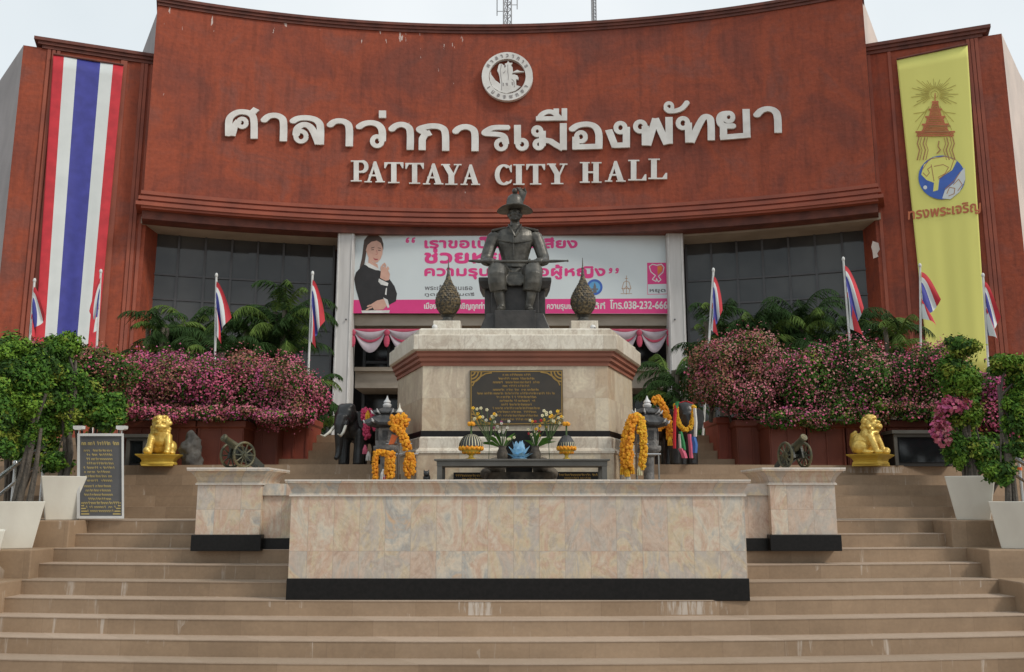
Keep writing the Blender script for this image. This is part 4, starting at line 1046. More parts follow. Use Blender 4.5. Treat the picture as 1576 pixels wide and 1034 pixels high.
q = MB(); q.plate([wk([(232, 500), (246, 508), (268, 510), (262, 518), (245, 518)])], [c for c in pen(wk([(256, 450), (262, 478), (250, 482)]), .28)], onB(.009), .002); q.build('mouth', 'lip_print', cp, OC)
q = MB(); q.plate([wk([(108, 640), (120, 600), (170, 545), (205, 560), (270, 585), (300, 600), (340, 640), (375, 690), (392, 740), (385, 790), (330, 820), (250, 850), (160, 850), (140, 780), (120, 710)])], [], onB(.0045), .003); q.build('jacket', 'black_print', cp, OC)
q = MB(); q.plate([wk([(186, 530), (212, 540), (262, 568), (280, 586), (252, 584), (205, 566), (184, 548)]), wk([(272, 640), (335, 670), (330, 690), (285, 680), (268, 660)]), wk([(300, 765), (330, 780), (342, 830), (330, 835)]), wk([(155, 852), (345, 850), (340, 868), (160, 868)]), wk([(318, 705), (326, 700), (322, 750), (312, 745)])], [], onB(.009), .002); q.build('collar_and_cuffs' if False else 'white_cuff', 'sign_white', cp, OC)
q = MB()
q.plate([wk([(285, 590), (300, 560), (325, 570), (345, 610), (340, 650), (315, 655), (280, 635)]), wk([(220, 810), (260, 785), (305, 775), (325, 820), (300, 845), (240, 848)])], [c for s_ in ([(290, 590), (288, 565), (300, 548)], [(310, 575), (316, 552), (308, 540)], [(322, 590), (335, 575), (330, 565)], [(225, 830), (205, 838), (190, 848)], [(235, 815), (212, 818), (198, 824)]) for c in pen(wk(s_), 1.3, cap=True)], onB(.0115), .002); q.build('hand', 'skin_print', cp, OC)
# logos
NK = (780, 280, 4.307)
def nk(p): return cv(NK, p)
q = MB(); q.plate([nk(arc(582, 697, 53, 0, 360, 28)[:-1])], [], onB(0), .003); q.build('round_logo', 'light_blue_print', cp, OC)
q = MB(); q.plate([nk(arc(582, 697, 53, 0, 360, 28)[:-1]), nk(arc(582, 697, 38, 360, 0, 28)[:-1])], [], onB(.003), .002); q.build('logo_ring', 'blue_print', cp, OC)
q = MB(); q.plate([nk([(570, 735), (575, 690), (582, 665), (592, 690), (596, 735)]), nk([(560, 705), (605, 705), (605, 715), (560, 715)])], [], onB(.0055), .002); q.build('logo_figure', 'grey_print', cp, OC)
S = []
for s_ in ([(793, 620), (793, 745)], [(793, 655), (775, 665), (765, 700), (775, 735)], [(793, 655), (811, 665), (821, 700), (811, 735)], [(760, 705), (826, 705)], [(755, 740), (830, 740)], [(770, 720), (793, 690), (816, 720)], [(783, 640), (803, 640)]): S += pen(nk(s_), .35)
q = MB(); q.plate([], S, onB(0), .003); q.build('pagoda_logo', 'brown_print', cp, OC)
q = MB(); q.plate([nk([(930, 535), (1058, 535), (1060, 675), (932, 678)])], pen(nk([(932, 678), (934, 745), (1062, 742), (1060, 676)]), .35), onB(0), .003); q.build('ribbon_logo', 'pink_print', cp, OC)
hl = [(990, 660), (965, 645), (985, 620), (955, 595), (945, 560), (965, 545), (995, 552), (1025, 545), (1042, 565), (1035, 598), (1005, 625), (1022, 648), (1005, 662), (992, 640)]
q = MB(); q.plate([], [c for c in pen(nk(hl + hl[:1]), .7)], onB(.003), .002); con, st = text_px('หยุด', 1000, 1024, 449, 4, .25); q.build('ribbon_outline', 'sign_white', cp, OC)
q = MB(); q.plate([nk([(998, 560), (1022, 553), (1033, 568), (1028, 592), (1000, 615)])], [], onB(.003), .002); q.build('ribbon_fill', 'orange_print', cp, OC)
q = MB(); q.plate(con, st, onB(.003), .002); q.build('logo_writing', 'grey_print', cp, OC)

# swags under the floor beam
def swag(pa, pb, lab):
    t = thing('swag_bunting', lab, 'bunting', at((pa + pb) / 2, 530, 30.2), group='pink swags under the poster'); O = t.location
    n = 2 if pb - pa < 140 else 2
    for i in range(n):
        a, b = pa + (pb - pa) * i / n, pa + (pb - pa) * (i + 1) / n
        for nm, m, d0, d1, dy in (('pink_cloth', 'swag_pink', 4, 17, .0), ('grey_cloth', 'swag_grey', 12, 27, -.06)):
            q = MB(); rings = []
            for k in range(25):
                u = k / 24; sag = 1 - (2 * u - 1) ** 2
                x = a + (b - a) * u
                ring = []
                for j in range(7):
                    v = j / 6
                    y = 502 + 4 + (d0 * v if nm == 'pink_cloth' else d0 * sag * v * .6) + sag * (d1 * v if nm == 'pink_cloth' else d0 * .4 + (d1 - d0 * .2) * v)
                    ring.append(at(x, y, 30.22 + dy - .05 * sin(v * 9) * (.3 + sag)))
                rings.append(ring)
            q.loft(rings, caps=False, closed=False); o = q.build(nm, m, t, O); o.data.polygons.foreach_set('use_smooth', [True] * len(o.data.polygons))
    for i in range(n + 1):
        x = pa + (pb - pa) * i / n
        q = MB(); c = at(x, 512, 30.12); q.ball(c, (.10, .06, .12), 10, 6); q.ball(c + Vector((0, 0, -.28)), (.10, .05, .22), 8, 6)
        q.build('rosette', 'swag_pink', t, O)
    return t
swag(543, 648, 'pink and grey cloth swag beneath the poster on the poster woman side')
swag(938, 1030, 'pink and grey cloth swag beneath the poster on the phone number side')

# ------------------------------------------------------------------ foliage
def leaf_mesh(name, blobs, n, size, mats, weights, parent, org=(0, 0, 0), seed=1, sub=14, subr=.42, clump=.7, shell=.55, aspect=.55, droop=0., core=True):
    """Leaves spread through the volume of lumpy clumps; each clump leans to one of the leaf tones."""
    r = np.random.RandomState(seed)
    B = []
    for c, rad in blobs:
        c = np.array(c, float); rad = np.array(rad, float)
        for k in range(sub):
            d = r.normal(size=3); d /= np.linalg.norm(d); d[2] = abs(d[2]) * .9 + d[2] * .1 if r.rand() < .35 else d[2]
            B.append((c + d * rad * r.uniform(.55, .85), rad * r.uniform(.6, 1.25) * subr))
        B.append((c, rad * .72))
    vol = np.array([(b[1][0] * b[1][1] * b[1][2]) ** .62 for b in B]); vol /= vol.sum()
    wt = np.array(weights, float); wt /= wt.sum()
    tone = np.array([r.choice(len(mats), p=wt) for _ in B])
    ch = r.choice(len(B), size=n, p=vol)
    cen = np.array([b[0] for b in B])[ch]; rad = np.array([b[1] for b in B])[ch]
    d = r.normal(size=(n, 3)); d /= np.linalg.norm(d, axis=1)[:, None]
    rr = shell + (1.06 - shell) * r.rand(n) ** .6; rr = np.where(r.rand(n) < .16, rr * r.uniform(1.05, 1.6, n), rr)
    pos = cen + d * rad * rr[:, None]
    nor = d * .9 + r.normal(size=(n, 3)) * .55 + np.array([0, -.1, .35]); nor /= np.linalg.norm(nor, axis=1)[:, None]
    t = r.normal(size=(n, 3)); t[:, 2] -= droop; t -= nor * (t * nor).sum(1)[:, None]; t /= np.linalg.norm(t, axis=1)[:, None]
    b_ = np.cross(nor, t); s = size * r.uniform(.6, 1.35, n)[:, None]
    V = np.stack([pos - t * s * .5, pos + b_ * s * aspect * .5 - nor * s * .10, pos + t * s * .5, pos - b_ * s * aspect * .5 - nor * s * .10], 1).reshape(-1, 3) - np.array(org)
    rnd_m = r.choice(len(mats), size=n, p=wt)
    mi = np.where(r.rand(n) < clump, tone[ch], rnd_m)
    me = bpy.data.meshes.new(name)
    me.vertices.add(4 * n); me.vertices.foreach_set('co', V.ravel())
    me.loops.add(4 * n); me.loops.foreach_set('vertex_index', np.arange(4 * n))
    me.polygons.add(n); me.polygons.foreach_set('loop_start', np.arange(0, 4 * n, 4))
    for k in mats: me.materials.append(MATS[k])
    me.polygons.foreach_set('material_index', mi.astype(np.int32)); me.update(calc_edges=True); me.validate()
    o = bpy.data.objects.new(name, me); COL.objects.link(o); o.parent = parent
    if parent is None: o.location = org
    return o
def blob(px, py, Y, rx, rz, ry=None):
    p = at(px, py, Y); k = Y / FPX * 1.02
    return ((p.x, p.y, p.z), (rx * k, ry if ry else rx * k, rz * k))
def trunk_tube(pts, r0, r1, n=8):
    q = MB(); m = len(pts); q.tube(pts, [r0 + (r1 - r0) * i / (m - 1) for i in range(m)], n); return q
GREEN = ['leaf_dark', 'leaf_mid', 'leaf_light', 'leaf_yellow']
PINK = ['bract_pink', 'bract_rose', 'bract_magenta', 'bract_pale', 'bract_rust']
def hedge(lab, blobs, n_leaf, n_fl, lw, fw, seed, base_z, fsize=.034, group=None, up=.0, flower_blobs=None):
    c = blobs[len(blobs) // 2][0]
    t = thing('bougainvillea_bush', lab, 'bush', (c[0], c[1], base_z), group=group); O = t.location
    leaf_mesh('foliage', blobs, int(n_leaf * 1.5), .052, GREEN + ['leaf_olive'], lw, t, O, seed)
    fb = flower_blobs or [((b[0][0], b[0][1] - .04, b[0][2] + up), tuple(v * 1.03 for v in b[1])) for b in blobs]
    leaf_mesh('blossom', fb, int(n_fl * 2.6), fsize, PINK, fw, t, O, seed, shell=.84, aspect=.9, clump=.8)
    r = random.Random(seed)
    for b in blobs:
        for k in range(2):
            q = MB(); x, y = b[0][0] + r.uniform(-.2, .2), b[0][1] + r.uniform(-.1, .2)
            q.tube([(x, y, base_z), (x + r.uniform(-.1, .1), y, (base_z + b[0][2]) / 2), (x + r.uniform(-.3, .3), y - .1, b[0][2])], [.025, .02, .012], 6)
            q.build('stem', 'bark', t, O)
    return t
# red planter boxes
def rbox(lab, pxa, pxb, Y, dep, z0, z1, m='box_red', taper=.04):
    xa, xb_ = sorted((at(pxa, 690, Y).x, at(pxb, 690, Y).x))
    t = thing('planter_box', lab, 'planter', ((xa + xb_) / 2, Y, z0), group='dark red planter boxes under the bougainvillea'); O = t.location
    q = MB(); q.loft([[(xa + e, Y + f, z), (xb_ - e, Y + f, z), (xb_ - e, Y + dep, z), (xa + e, Y + dep, z)] for e, f, z in ((.0, .0, z0 - .2), (.0, .0, z1 - .12), (-.03, -.03, z1 - .10), (-.03, -.03, z1))])
    bevel(q.build('box', m, t, O), .01)
    q = MB(); q.box((xa + .05, Y + .05, z1), (xb_ - .05, Y + dep - .05, z1 + .02)); q.build('soil', 'soil', t, O)
    q = MB(); n = max(2, int((xb_ - xa) / .28))
    for i in range(n + 1):
        x = xa + .02 + (xb_ - xa - .06) * i / n; q.box((x, Y - .018, z0 - .1), (x + .025, Y + .02, z1 - .12))
    q.build('slat', m, t, O)
rbox('dark red planter box behind the signboard and the low dark cabinet', 186, 243, 14.15, 1.0, 1.95, 2.66)
rbox('dark red planter box directly behind the grey boulder', 245, 300, 14.15, 1.0, 1.95, 2.66)
rbox('dark red planter box directly behind the cannon nearer the signboard', 302, 374, 14.15, 1.0, 1.95, 2.66)
rbox('red planter box between the cannon box and the bright sided box', 377, 427, 14.75, 1.0, 2.1, 2.72)
rbox('red planter box with bright side nearest the black elephant with tusks', 429, 474, 15.1, 1.0, 2.25, 2.8, 'box_red_lit')
rbox('dark red planter box directly behind the cannon nearer the dark glass cabinet', 1185, 1242, 14.1, 1.0, 1.95, 2.66)
rbox('dark red planter box between that cannon and the sideways gold lion', 1244, 1302, 14.1, 1.0, 1.95, 2.66)
rbox('dark red planter box directly behind the sideways gold lion', 1304, 1366, 14.1, 1.0, 1.95, 2.66)
rbox('dark red planter box directly behind the dark glass cabinet', 1368, 1430, 14.1, 1.0, 1.95, 2.66)
rbox('dark red planter box behind the layered potted tree', 1432, 1492, 14.1, 1.0, 1.95, 2.66)
rbox('red planter box one step back beside the bright box near the ribboned elephant', 1135, 1183, 14.7, 1.0, 2.1, 2.72)
rbox('red planter box nearest the ribbon draped elephant', 1106, 1133, 15.1, 1.0, 2.25, 2.8, 'box_red_lit')

hedge('long clipped bougainvillea hedge thick with pink blossom, behind the gold lion beside the boulder', [blob(x, y, 14.6, rx, rz, .62) for x, y, rx, rz in ((222, 600, 46, 50), (275, 604, 50, 52), (330, 604, 52, 54), (385, 604, 52, 54), (435, 605, 48, 54), (470, 610, 32, 46))] + [blob(x, 633 + (x * 7) % 9, 14.0, 34, 11, .2) for x in (215, 268, 322, 372, 420)], 26000, 17000, (5, 4, 1, .2, 2), (4, 3, 2, .6, 1.2), 11, 2.66, group='bougainvillea hedges on the planter boxes')
hedge('rounded rust pink bougainvillea bush beside the palm and white column', [blob(x, y, 14.8, rx, rz, .6) for x, y, rx, rz in ((1105, 572, 42, 46), (1150, 566, 48, 52), (1200, 584, 48, 50), (1140, 600, 60, 40), (1215, 610, 40, 35))], 20000, 11000, (5, 4, 1, .2, 4), (1.6, 2.2, 1., 1.2, 4), 21, 2.7, group='bougainvillea hedges on the planter boxes')
hedge('long greenish bougainvillea hedge with scattered pale pink blossom, behind the gold lion seated sideways', [blob(x, y, 14.4, rx, rz, .65) for x, y, rx, rz in ((1250, 590, 48, 50), (1300, 580, 52, 48), (1355, 588, 52, 56), (1405, 585, 50, 55), (1450, 580, 45, 52), (1300, 620, 60, 30), (1400, 620, 60, 30))] + [blob(x, y - 4, 13.9, 36, 15, .2) for x, y in ((1205, 648), (1255, 652), (1300, 644), (1350, 640), (1400, 638), (1445, 640))], 30000, 6500, (5, 5, 1, .2, 1.6), (2, 3.2, 1.4, 2.2, 1.2), 31, 2.66, up=.03, group='bougainvillea hedges on the planter boxes')
hedge('magenta bougainvillea bush between the two potted trees by the steel rail', [blob(x, y, 12.6, rx, rz, .5) for x, y, rx, rz in ((1520, 600, 28, 30), (1525, 650, 32, 40), (1560, 600, 24, 28), (1575, 650, 34, 50))], 6000, 5500, (4, 5, 1, .2, 1), (3, 1, 4, .4, .6), 41, 1.95, group='bougainvillea hedges on the planter boxes')
hedge('rusty green bougainvillea bush below the striped banner', [blob(x, y, 13.6, rx, rz, .5) for x, y, rx, rz in ((120, 570, 42, 38), (165, 578, 40, 40), (70, 562, 40, 36), (150, 610, 45, 40))], 13000, 1600, (4, 4, 2, 1, 3.5), (.6, .6, .5, .3, 5), 51, 1.95, group='bougainvillea hedges on the planter boxes')

def shrub(lab, blobs, n, w, seed, z, size=.062):
    c = blobs[0][0]; t = thing('shrub', lab, 'shrub', (c[0], c[1], z)); O = t.location
    leaf_mesh('foliage', blobs, n, size, GREEN, w, t, O, seed)
    q = MB(); r = random.Random(seed)
    for b in blobs:
        for k in range(3): q.tube([(c[0] + r.uniform(-.1, .1), c[1], z), (b[0][0] + r.uniform(-.2, .2), b[0][1], b[0][2])], [.03, .012], 6)
    q.build('stem', 'bark', t, O); return t
shrub('bright green rounded shrub behind the name signboard', [blob(148, 632, 12.2, 36, 34), blob(120, 625, 12.3, 30, 40), blob(165, 645, 12.0, 24, 22)], 9000, (2, 5, 4, 1.2), 61, 1.2)

shrub('dense green bush filling the edge behind the second planter', [blob(35, 600, 12.6, 46, 44), blob(75, 640, 12.4, 40, 40), blob(15, 650, 12.4, 40, 44), blob(60, 690, 12.2, 36, 30), blob(5, 560, 12.6, 40, 40), blob(85, 585, 12.7, 40, 40)], 22000, (2.5, 5, 3.5, 1), 62, 1.2)
shrub('leafy green bush behind the layered potted tree by the dark glass cabinet', [blob(1480, 640, 12.3, 32, 40), blob(1505, 690, 12.2, 28, 32), blob(1560, 640, 12.3, 36, 44), blob(1540, 700, 12.1, 30, 28), blob(1478, 580, 12.5, 26, 30)], 12000, (3, 5, 2.5, .8), 63, 1.2)
# potted trees
PLV = {}
def planter(lab, x, y, z, rz, h=.52, wt=.27, wb=.18):
    if 'p' not in PLV:
        t = thing('white_planter', lab, 'planter', (x, y, z), rz, 'white tapered planters along the stairs')
        q = MB(); rings = [[(-w, -w, zz), (w, -w, zz), (w, w, zz), (-w, w, zz)] for w, zz in ((wb, 0), (wt, h), (wt - .025, h), (wt - .03, h - .05))]
        q.loft(rings); bevel(q.build('pot', 'planter_white', t), .008)
        q = MB(); q.lathe([(wt - .05, h - .06), (wt * .5, h - .035), (.02, h - .03)], n=12); q.build('soil', 'soil', t)
        PLV['p'] = t; return t
    return copy_thing(PLV['p'], (x, y, z), rz, lab)
def pot_tree(lab, x, y, ztop, trunks, blobs, n, w, seed, size=.05, extra=None):
    n = int(n * 1.8)
    blobs = list(blobs) + [((x + m_[0], y + m_[1], ztop - .06 + m_[2]), (.05, .05, .16)) for tr in trunks[:1] for m_ in tr[2:3]]
    t = thing('potted_tree', lab, 'tree', (x, y, ztop - .06), group='potted trees along the stairs'); O = t.location
    for tr in trunks:
        trunk_tube([(x + a, y + b, ztop - .06 + c) for a, b, c in tr], .04, .018).build('trunk', 'bark', t, O, smooth=True)
    leaf_mesh('crown', blobs, n, size, GREEN, w, t, O, seed, sub=12, subr=.45, clump=.75)
    if extra: leaf_mesh('blossom', extra, 700, .05, PINK, (3, 2, 3, .5, 1), t, O, seed + 5, shell=.8, aspect=.9)
    q = MB(); r = random.Random(seed)
    for b in blobs:
        top = trunks[0][-1]; c = b[0]
        q.tube([(x + top[0], y + top[1], ztop + top[2] - .2), ((x + top[0] + c[0]) / 2 + r.uniform(-.05, .05), (y + c[1]) / 2, (ztop + top[2] - .1 + c[2]) / 2), c], [.018, .013, .007], 6)
    q.build('branch', 'bark', t, O)
    return t
def pp(px, py, Y): v = at(px, py, Y); return v.x, v.z
# planters: left flank
YA, YBk, YCk = 11.25, 10.55, 9.85
xA = at(95, 800, YA).x; xB = at(22, 840, YBk).x; xC = at(-42, 880, YCk).x
planter('white tapered planter on the landing against the name signboard', xA, YA, 1.204, radians(28))
planter('white tapered planter one block below the signboard planter', xB, YBk, .904, radians(28))
planter('white tapered planter cut off by the picture edge below the other two by the signboard', xC, YCk, .604, radians(28))
pot_tree('potted tree with bare twisted trunk and tall green crown, next to the signboard', xA, YA, 1.72,
         [[(0, 0, 0), (.03, .02, .35), (-.02, 0, .7), (.03, 0, 1.1), (.0, 0, 1.5)], [(-.08, .03, 0), (-.04, .02, .4), (-.1, 0, .9), (-.04, 0, 1.3)]],
         [blob(100, 533, YA, 24, 22), blob(72, 572, YA, 30, 26), blob(108, 585, YA, 26, 24), blob(84, 622, YA, 38, 26), blob(70, 655, YA, 22, 20), blob(85, 712, YA, 24, 16)], 9500, (2.5, 5, 2.5, .8), 71)
pot_tree('potted tree with leaning grey trunks and bright crown above the second planter', xB, YBk, 1.42,
         [[(0, 0, 0), (.06, 0, .4), (.10, 0, .8), (.06, 0, 1.2), (-.05, 0, 1.6)], [(-.06, .02, 0), (.02, 0, .5), (.08, .02, .9), (.2, 0, 1.3)], [(.12, 0, 0), (.16, 0, .4), (.18, 0, .9)]],
         [blob(20, 548, YBk, 40, 30), blob(48, 575, YBk, 36, 34), blob(10, 590, YBk, 38, 30), blob(40, 620, YBk, 34, 26), blob(12, 632, YBk, 26, 22), blob(15, 672, YBk, 20, 22)], 12500, (2, 5, 4, 1.2), 72)
pot_tree('small crowned potted tree mostly outside the picture beside the lowest planter', xC, YCk, 1.12,
         [[(0, 0, 0), (.05, 0, .4), (.1, 0, .8)]], [blob(-12, 640, YCk, 30, 26), blob(-35, 600, YCk, 40, 40), blob(5, 690, YCk, 16, 18)], 4000, (2, 5, 4, 1.5), 73)
# right flank
xD = at(1498, 792, 11.2).x; xE = at(1568, 832, 10.5).x
planter('white tapered planter on the landing before the dark glass cabinet', xD, 11.2, 1.204, radians(62))
planter('white tapered planter cut off by the picture edge beside the orange banded rail post', xE, 10.5, .904, radians(62))
pot_tree('potted tree with layered green crowns and thin trunks before the dark glass cabinet', xD, 11.2, 1.72,
         [[(0, 0, 0), (.02, 0, .35), (-.04, 0, .8), (-.02, 0, 1.2), (-.05, 0, 1.5)], [(.08, .02, 0), (.03, 0, .5), (.05, 0, 1.0)]],
         [blob(1476, 540, 11.2, 28, 20), blob(1478, 588, 11.2, 32, 26), blob(1465, 570, 11.2, 22, 20), blob(1482, 640, 11.2, 30, 20), blob(1475, 695, 11.2, 22, 26), blob(1512, 700, 11.2, 18, 18)], 8500, (2, 4.5, 4, 1.5), 74,
         extra=[blob(1468, 625, 11.1, 22, 14), blob(1450, 665, 11.1, 14, 30)])
pot_tree('potted tree with flat topped green crown at the picture edge by the steel rail', xE, 10.5, 1.42,
         [[(0, 0, 0), (.0, 0, .4), (-.05, 0, .9), (-.06, 0, 1.4)], [(-.08, 0, 0), (-.04, 0, .5), (-.08, 0, 1.0)]],
         [blob(1552, 560, 10.5, 28, 18), blob(1580, 585, 10.5, 28, 26), blob(1565, 630, 10.5, 24, 30), blob(1560, 690, 10.5, 16, 16), blob(1540, 728, 10.5, 22, 20)], 6500, (2.5, 5, 3, 1), 75)

# palms in front of the glass
def palm(lab, px, py, Y, h, nf, fl, seed, light=.25, base=2.55):
    nf = int(nf * 1.9); r = random.Random(seed); light *= .6; x = at(px, py, Y).x; zc = at(px, py + 14, Y).z
    t = thing('palm', lab, 'palm', (x, Y, base), group='feathery palms before the glass walls'); O = t.location
    q = MB()
    for k in range(3):
        a, b = r.uniform(-.25, .25), r.uniform(-.2, .2)
        q.tube([(x + a, Y + b, base), (x + a * .6, Y + b, (base + zc) / 2), (x + a * 1.1, Y + b, zc)], [.07, .055, .05], 8)
    q.build('trunk', 'palm_bark', t, O, smooth=True)
    fr = MB()
    for i in range(nf):
        az = 2 * pi * i / nf + r.uniform(-.3, .3); el = r.uniform(.2, 1.5); L_ = fl * r.uniform(.75, 1.15)
        c = Vector((x + r.uniform(-.25, .25), Y + r.uniform(-.2, .2), zc - r.uniform(0, 1.5)))
        pts = []; p = c.copy(); e = el; m = 12
        for k in range(m + 1):
            pts.append(p.copy()); p = p + Vector((cos(az) * cos(e), sin(az) * cos(e), sin(e))) * (L_ / m); e -= (el + 1.25) / m * (.45 + 1.1 * k / m)
        mi = 1 if r.random() < light else 0
        fr.tube(pts, [.018 - .013 * k / m for k in range(m + 1)], 5, mi)
        for k in range(2, m * 4):
            u = k / 4 + r.uniform(-.1, .1); i0 = int(u); f = u - i0
            if i0 >= m: break
            b = pts[i0].lerp(pts[i0 + 1], f); tg = (pts[i0 + 1] - pts[i0]).normalized()
            sd = tg.cross(Vector((0, 0, 1))); sd = sd.normalized() if sd.length > .01 else Vector((1, 0, 0))
            ll = L_ * .24 * r.uniform(.6, 1.2) * (sin(pi * min(1, u / m * .85 + .12)) ** .7)
            for s in (-1, 1):
                tip = b + sd * s * ll * .75 + tg * ll * r.uniform(.2, .8) + Vector((0, 0, -ll * r.uniform(.5, 1.15)))
                md = b.lerp(tip, .45) + Vector((0, 0, ll * .05)); w = tg * .011
                fr.add([b - w * .5, b + w * .5, md + w, tip, md - w], [(0, 1, 2, 3, 4)], mi)
    fr.build('frond', ['palm_leaf', 'palm_leaf_light'], t, O)
    return t
PALMS = [(248, 492, 20.5, 26, 1.15, .4, 'feathery palm against the window jamb nearest the striped banner'), (300, 488, 21.5, 24, 1.2, .2, 'feathery palm behind the flag at the middle of the pink hedge'),
         (385, 486, 21, 28, 1.25, .2, 'dark feathery palm behind the middle of the long pink hedge'), (437, 465, 20.5, 30, 1.3, .3, 'tall feathery palm behind the flag nearest the white column'), (478, 560, 19.5, 18, .9, .2, 'low feathery palm at the end of the pink hedge beside the white column'),
         (1040, 555, 18.5, 24, 1.0, .3, 'low feathery palm in front of the white column above the ribboned elephant'), (1102, 482, 20.5, 26, 1.15, .3, 'feathery palm behind the flag above the rust pink bush'), (1168, 482, 20.5, 30, 1.25, .25, 'feathery palm with curled top frond behind the rust pink bush'),
         (1240, 478, 21, 30, 1.3, .15, 'tall dark feathery palm at the middle of the glass wall'), (1305, 490, 20.5, 26, 1.2, .25, 'feathery palm behind the waving flag near the wall patch'), (1368, 492, 19.5, 24, 1.05, .45, 'feathery palm against the red wall beside the yellow banner'), (1200, 535, 19, 22, 1.1, .15, 'low palm behind the gap between the two bougainvillea bushes'), (340, 530, 19.5, 22, 1.1, .15, 'low palm behind the pink hedge between the two flags')]
for i, (px, py, Y, nf, fl, li, lab) in enumerate(PALMS): palm(lab, px, py, Y, 3, nf, fl, 200 + i, li)

# ------------------------------------------------------------------ flags on poles
def flag(lab, px, py, pxb, pyb, L_, H_, th, dirx, seed, Y=17.):
    top = at(px, py, Y); bot = at(pxb, pyb, Y); lean = (bot.x - top.x) / (top.z - bot.z)
    bz = 2.55; bx = top.x + lean * (top.z - bz)
    t = thing('flagpole', lab, 'flag', (bx, Y, bz), group='striped flags on white poles'); O = t.location
    q = MB(); q.tube([(bx, Y, bz), (top.x, Y, top.z)], .021, 8); q.build('pole', 'pole_white', t, O, smooth=True)
    q = MB(); q.ball((top.x, Y, top.z + .03), (.03, .03, .05)); q.build('finial', 'pole_white', t, O, smooth=True)
    r = random.Random(seed); q = MB(); nu, nv = 26, 24; V = []
    ph = r.uniform(0, 6)
    for j in range(nv + 1):
        for i in range(nu + 1):
            u, v = i / nu, j / nv
            # the cloth hangs from the hoist and falls steeply; folds run down the fall
            W_ = L_ * H_ * .74; g_ = u ** .6; fo = .68 + .06 * sin(ph)
            back = max(0., 1 - v / fo); front = max(0., (v - fo) / (1 - fo))
            x = .012 + dirx * W_ * g_ * (back + .55 * front + .04) + .02 * sin(9 * v + 3 * u + ph) * u
            z = -.10 - v * .62 * (1 - .30 * u) - u * L_ * (th * .80 - .10 * back) - .04 * g_ * sin(2 * pi * v)
            y = -.03 - .09 * u * min(1., front * 2.2) + .03 * sin(14 * v + 2 * u + ph) * (.2 + u)
            xp = top.x + lean * (-z) ; V.append(Vector((xp + x, Y + y, top.z + z)))
    q.grid(V, nu, nv, lambda i, j: (0, 1, 2, 2, 1, 0)[j * 6 // nv])
    o = q.build('flag', ['red_cloth', 'white_cloth', 'blue_cloth'], t, O); o.data.polygons.foreach_set('use_smooth', [True] * len(o.data.polygons))
FL = [(53, 434, 46, 520, .80, .42, 1.0, 1, 'striped flag hanging limp at the outer edge of the striped banner'), (155, 420, 149, 530, .95, .20, 1.0, -1, 'striped flag hanging at the inner edge of the striped banner'),
      (333, 426, 331, 545, 1.0, .36, 1.0, 1, 'striped flag rising from the middle of the pink hedge before the glass wall'), (481, 423, 475, 562, 1.15, .30, 1.0, 1, 'striped flag with visible pole at the end of the pink hedge by the column'),
      (1098, 418, 1092, 512, .95, .30, 1.0, 1, 'striped flag above the rust pink bush before the glass wall'), (1298, 401, 1308, 530, 1.2, .34, 1.0, 1, 'largest striped flag, spread out before the glass wall near the red wall'),
      (1416, 411, 1417, 520, .95, .50, .85, 1, 'striped flag half spread on the inner edge of the yellow banner'), (1513, 426, 1520, 545, 1.0, .32, 1.0, 1, 'striped flag at the outer edge of the yellow banner')]
for i, (a, b, c, d, L_, H_, th, dx, lab) in enumerate(FL): flag(lab, a, b, c, d, L_, H_, th, dx, 300 + i)

# ------------------------------------------------------------------ name signboard
YS = 11.12
sb = thing('signboard', 'grey signboard with lines of gold writing in a white frame, two lamps on top', 'sign', at(155, 798, YS)); OB = sb.location
def onS(o): return lambda x, y, d: at(x, y, YS - o - d)
q = MB(); q.plate([[(120, 797), (190, 797), (189, 668), (120, 668)]], [], lambda x, y, d: at(x, y, YS + .035 - d), .035); q.build('panel', 'sign_grey', sb, OB)
q = MB(); q.plate([[(118, 798), (191, 798), (190.5, 667), (119, 667)], [(123, 794), (123, 671), (187, 671), (187.5, 794)]], [], onS(0), .02); q.build('frame', 'sign_white', sb, OB)
rnd = random.Random(3); S = []
for i in range(12): S += glyph_row(rnd, 131 + rnd.uniform(-3, 3), 174 + rnd.uniform(-3, 3), 695 + i * 6.6 + (2 if i > 7 else 0), 2.6, 3.)
S += glyph_row(rnd, 126, 183, 685, 4, 3.6) + glyph_row(rnd, 126, 183, 776, 3, 3.2) + glyph_row(rnd, 132, 178, 782, 2.6, 3) + glyph_row(rnd, 134, 176, 788, 2.6, 3)
q = MB(); q.plate([], S, onS(0), .004); q.build('writing', 'sign_gold', sb, OB)
for cx, s in ((125, 1), (186, -1)):
    q = MB(); S = []
    for k in range(5): S += pen([(cx, 774 + k * 4.2), (cx + s * (2 + k * 2.6), 774 + k * 4.2)], 1.)
    q.plate([], S, onS(0), .004); q.build('corner_ornament', 'sign_gold', sb, OB)
for px in (121, 187):
    p = at(px, 668, YS); k = YS / FPX
    q = MB(); q.tube([p, p + Vector((0, 0, .055))], .008, 6); q.loft([[p + Vector((x * w, y * .04, z)) for x, y in ((-1, -1), (1, -1), (1, 1), (-1, 1))] for w, z in ((.03, .05), (.056, .062), (.058, .10), (.045, .10))])
    q.build('lamp', 'sign_white', sb, OB)

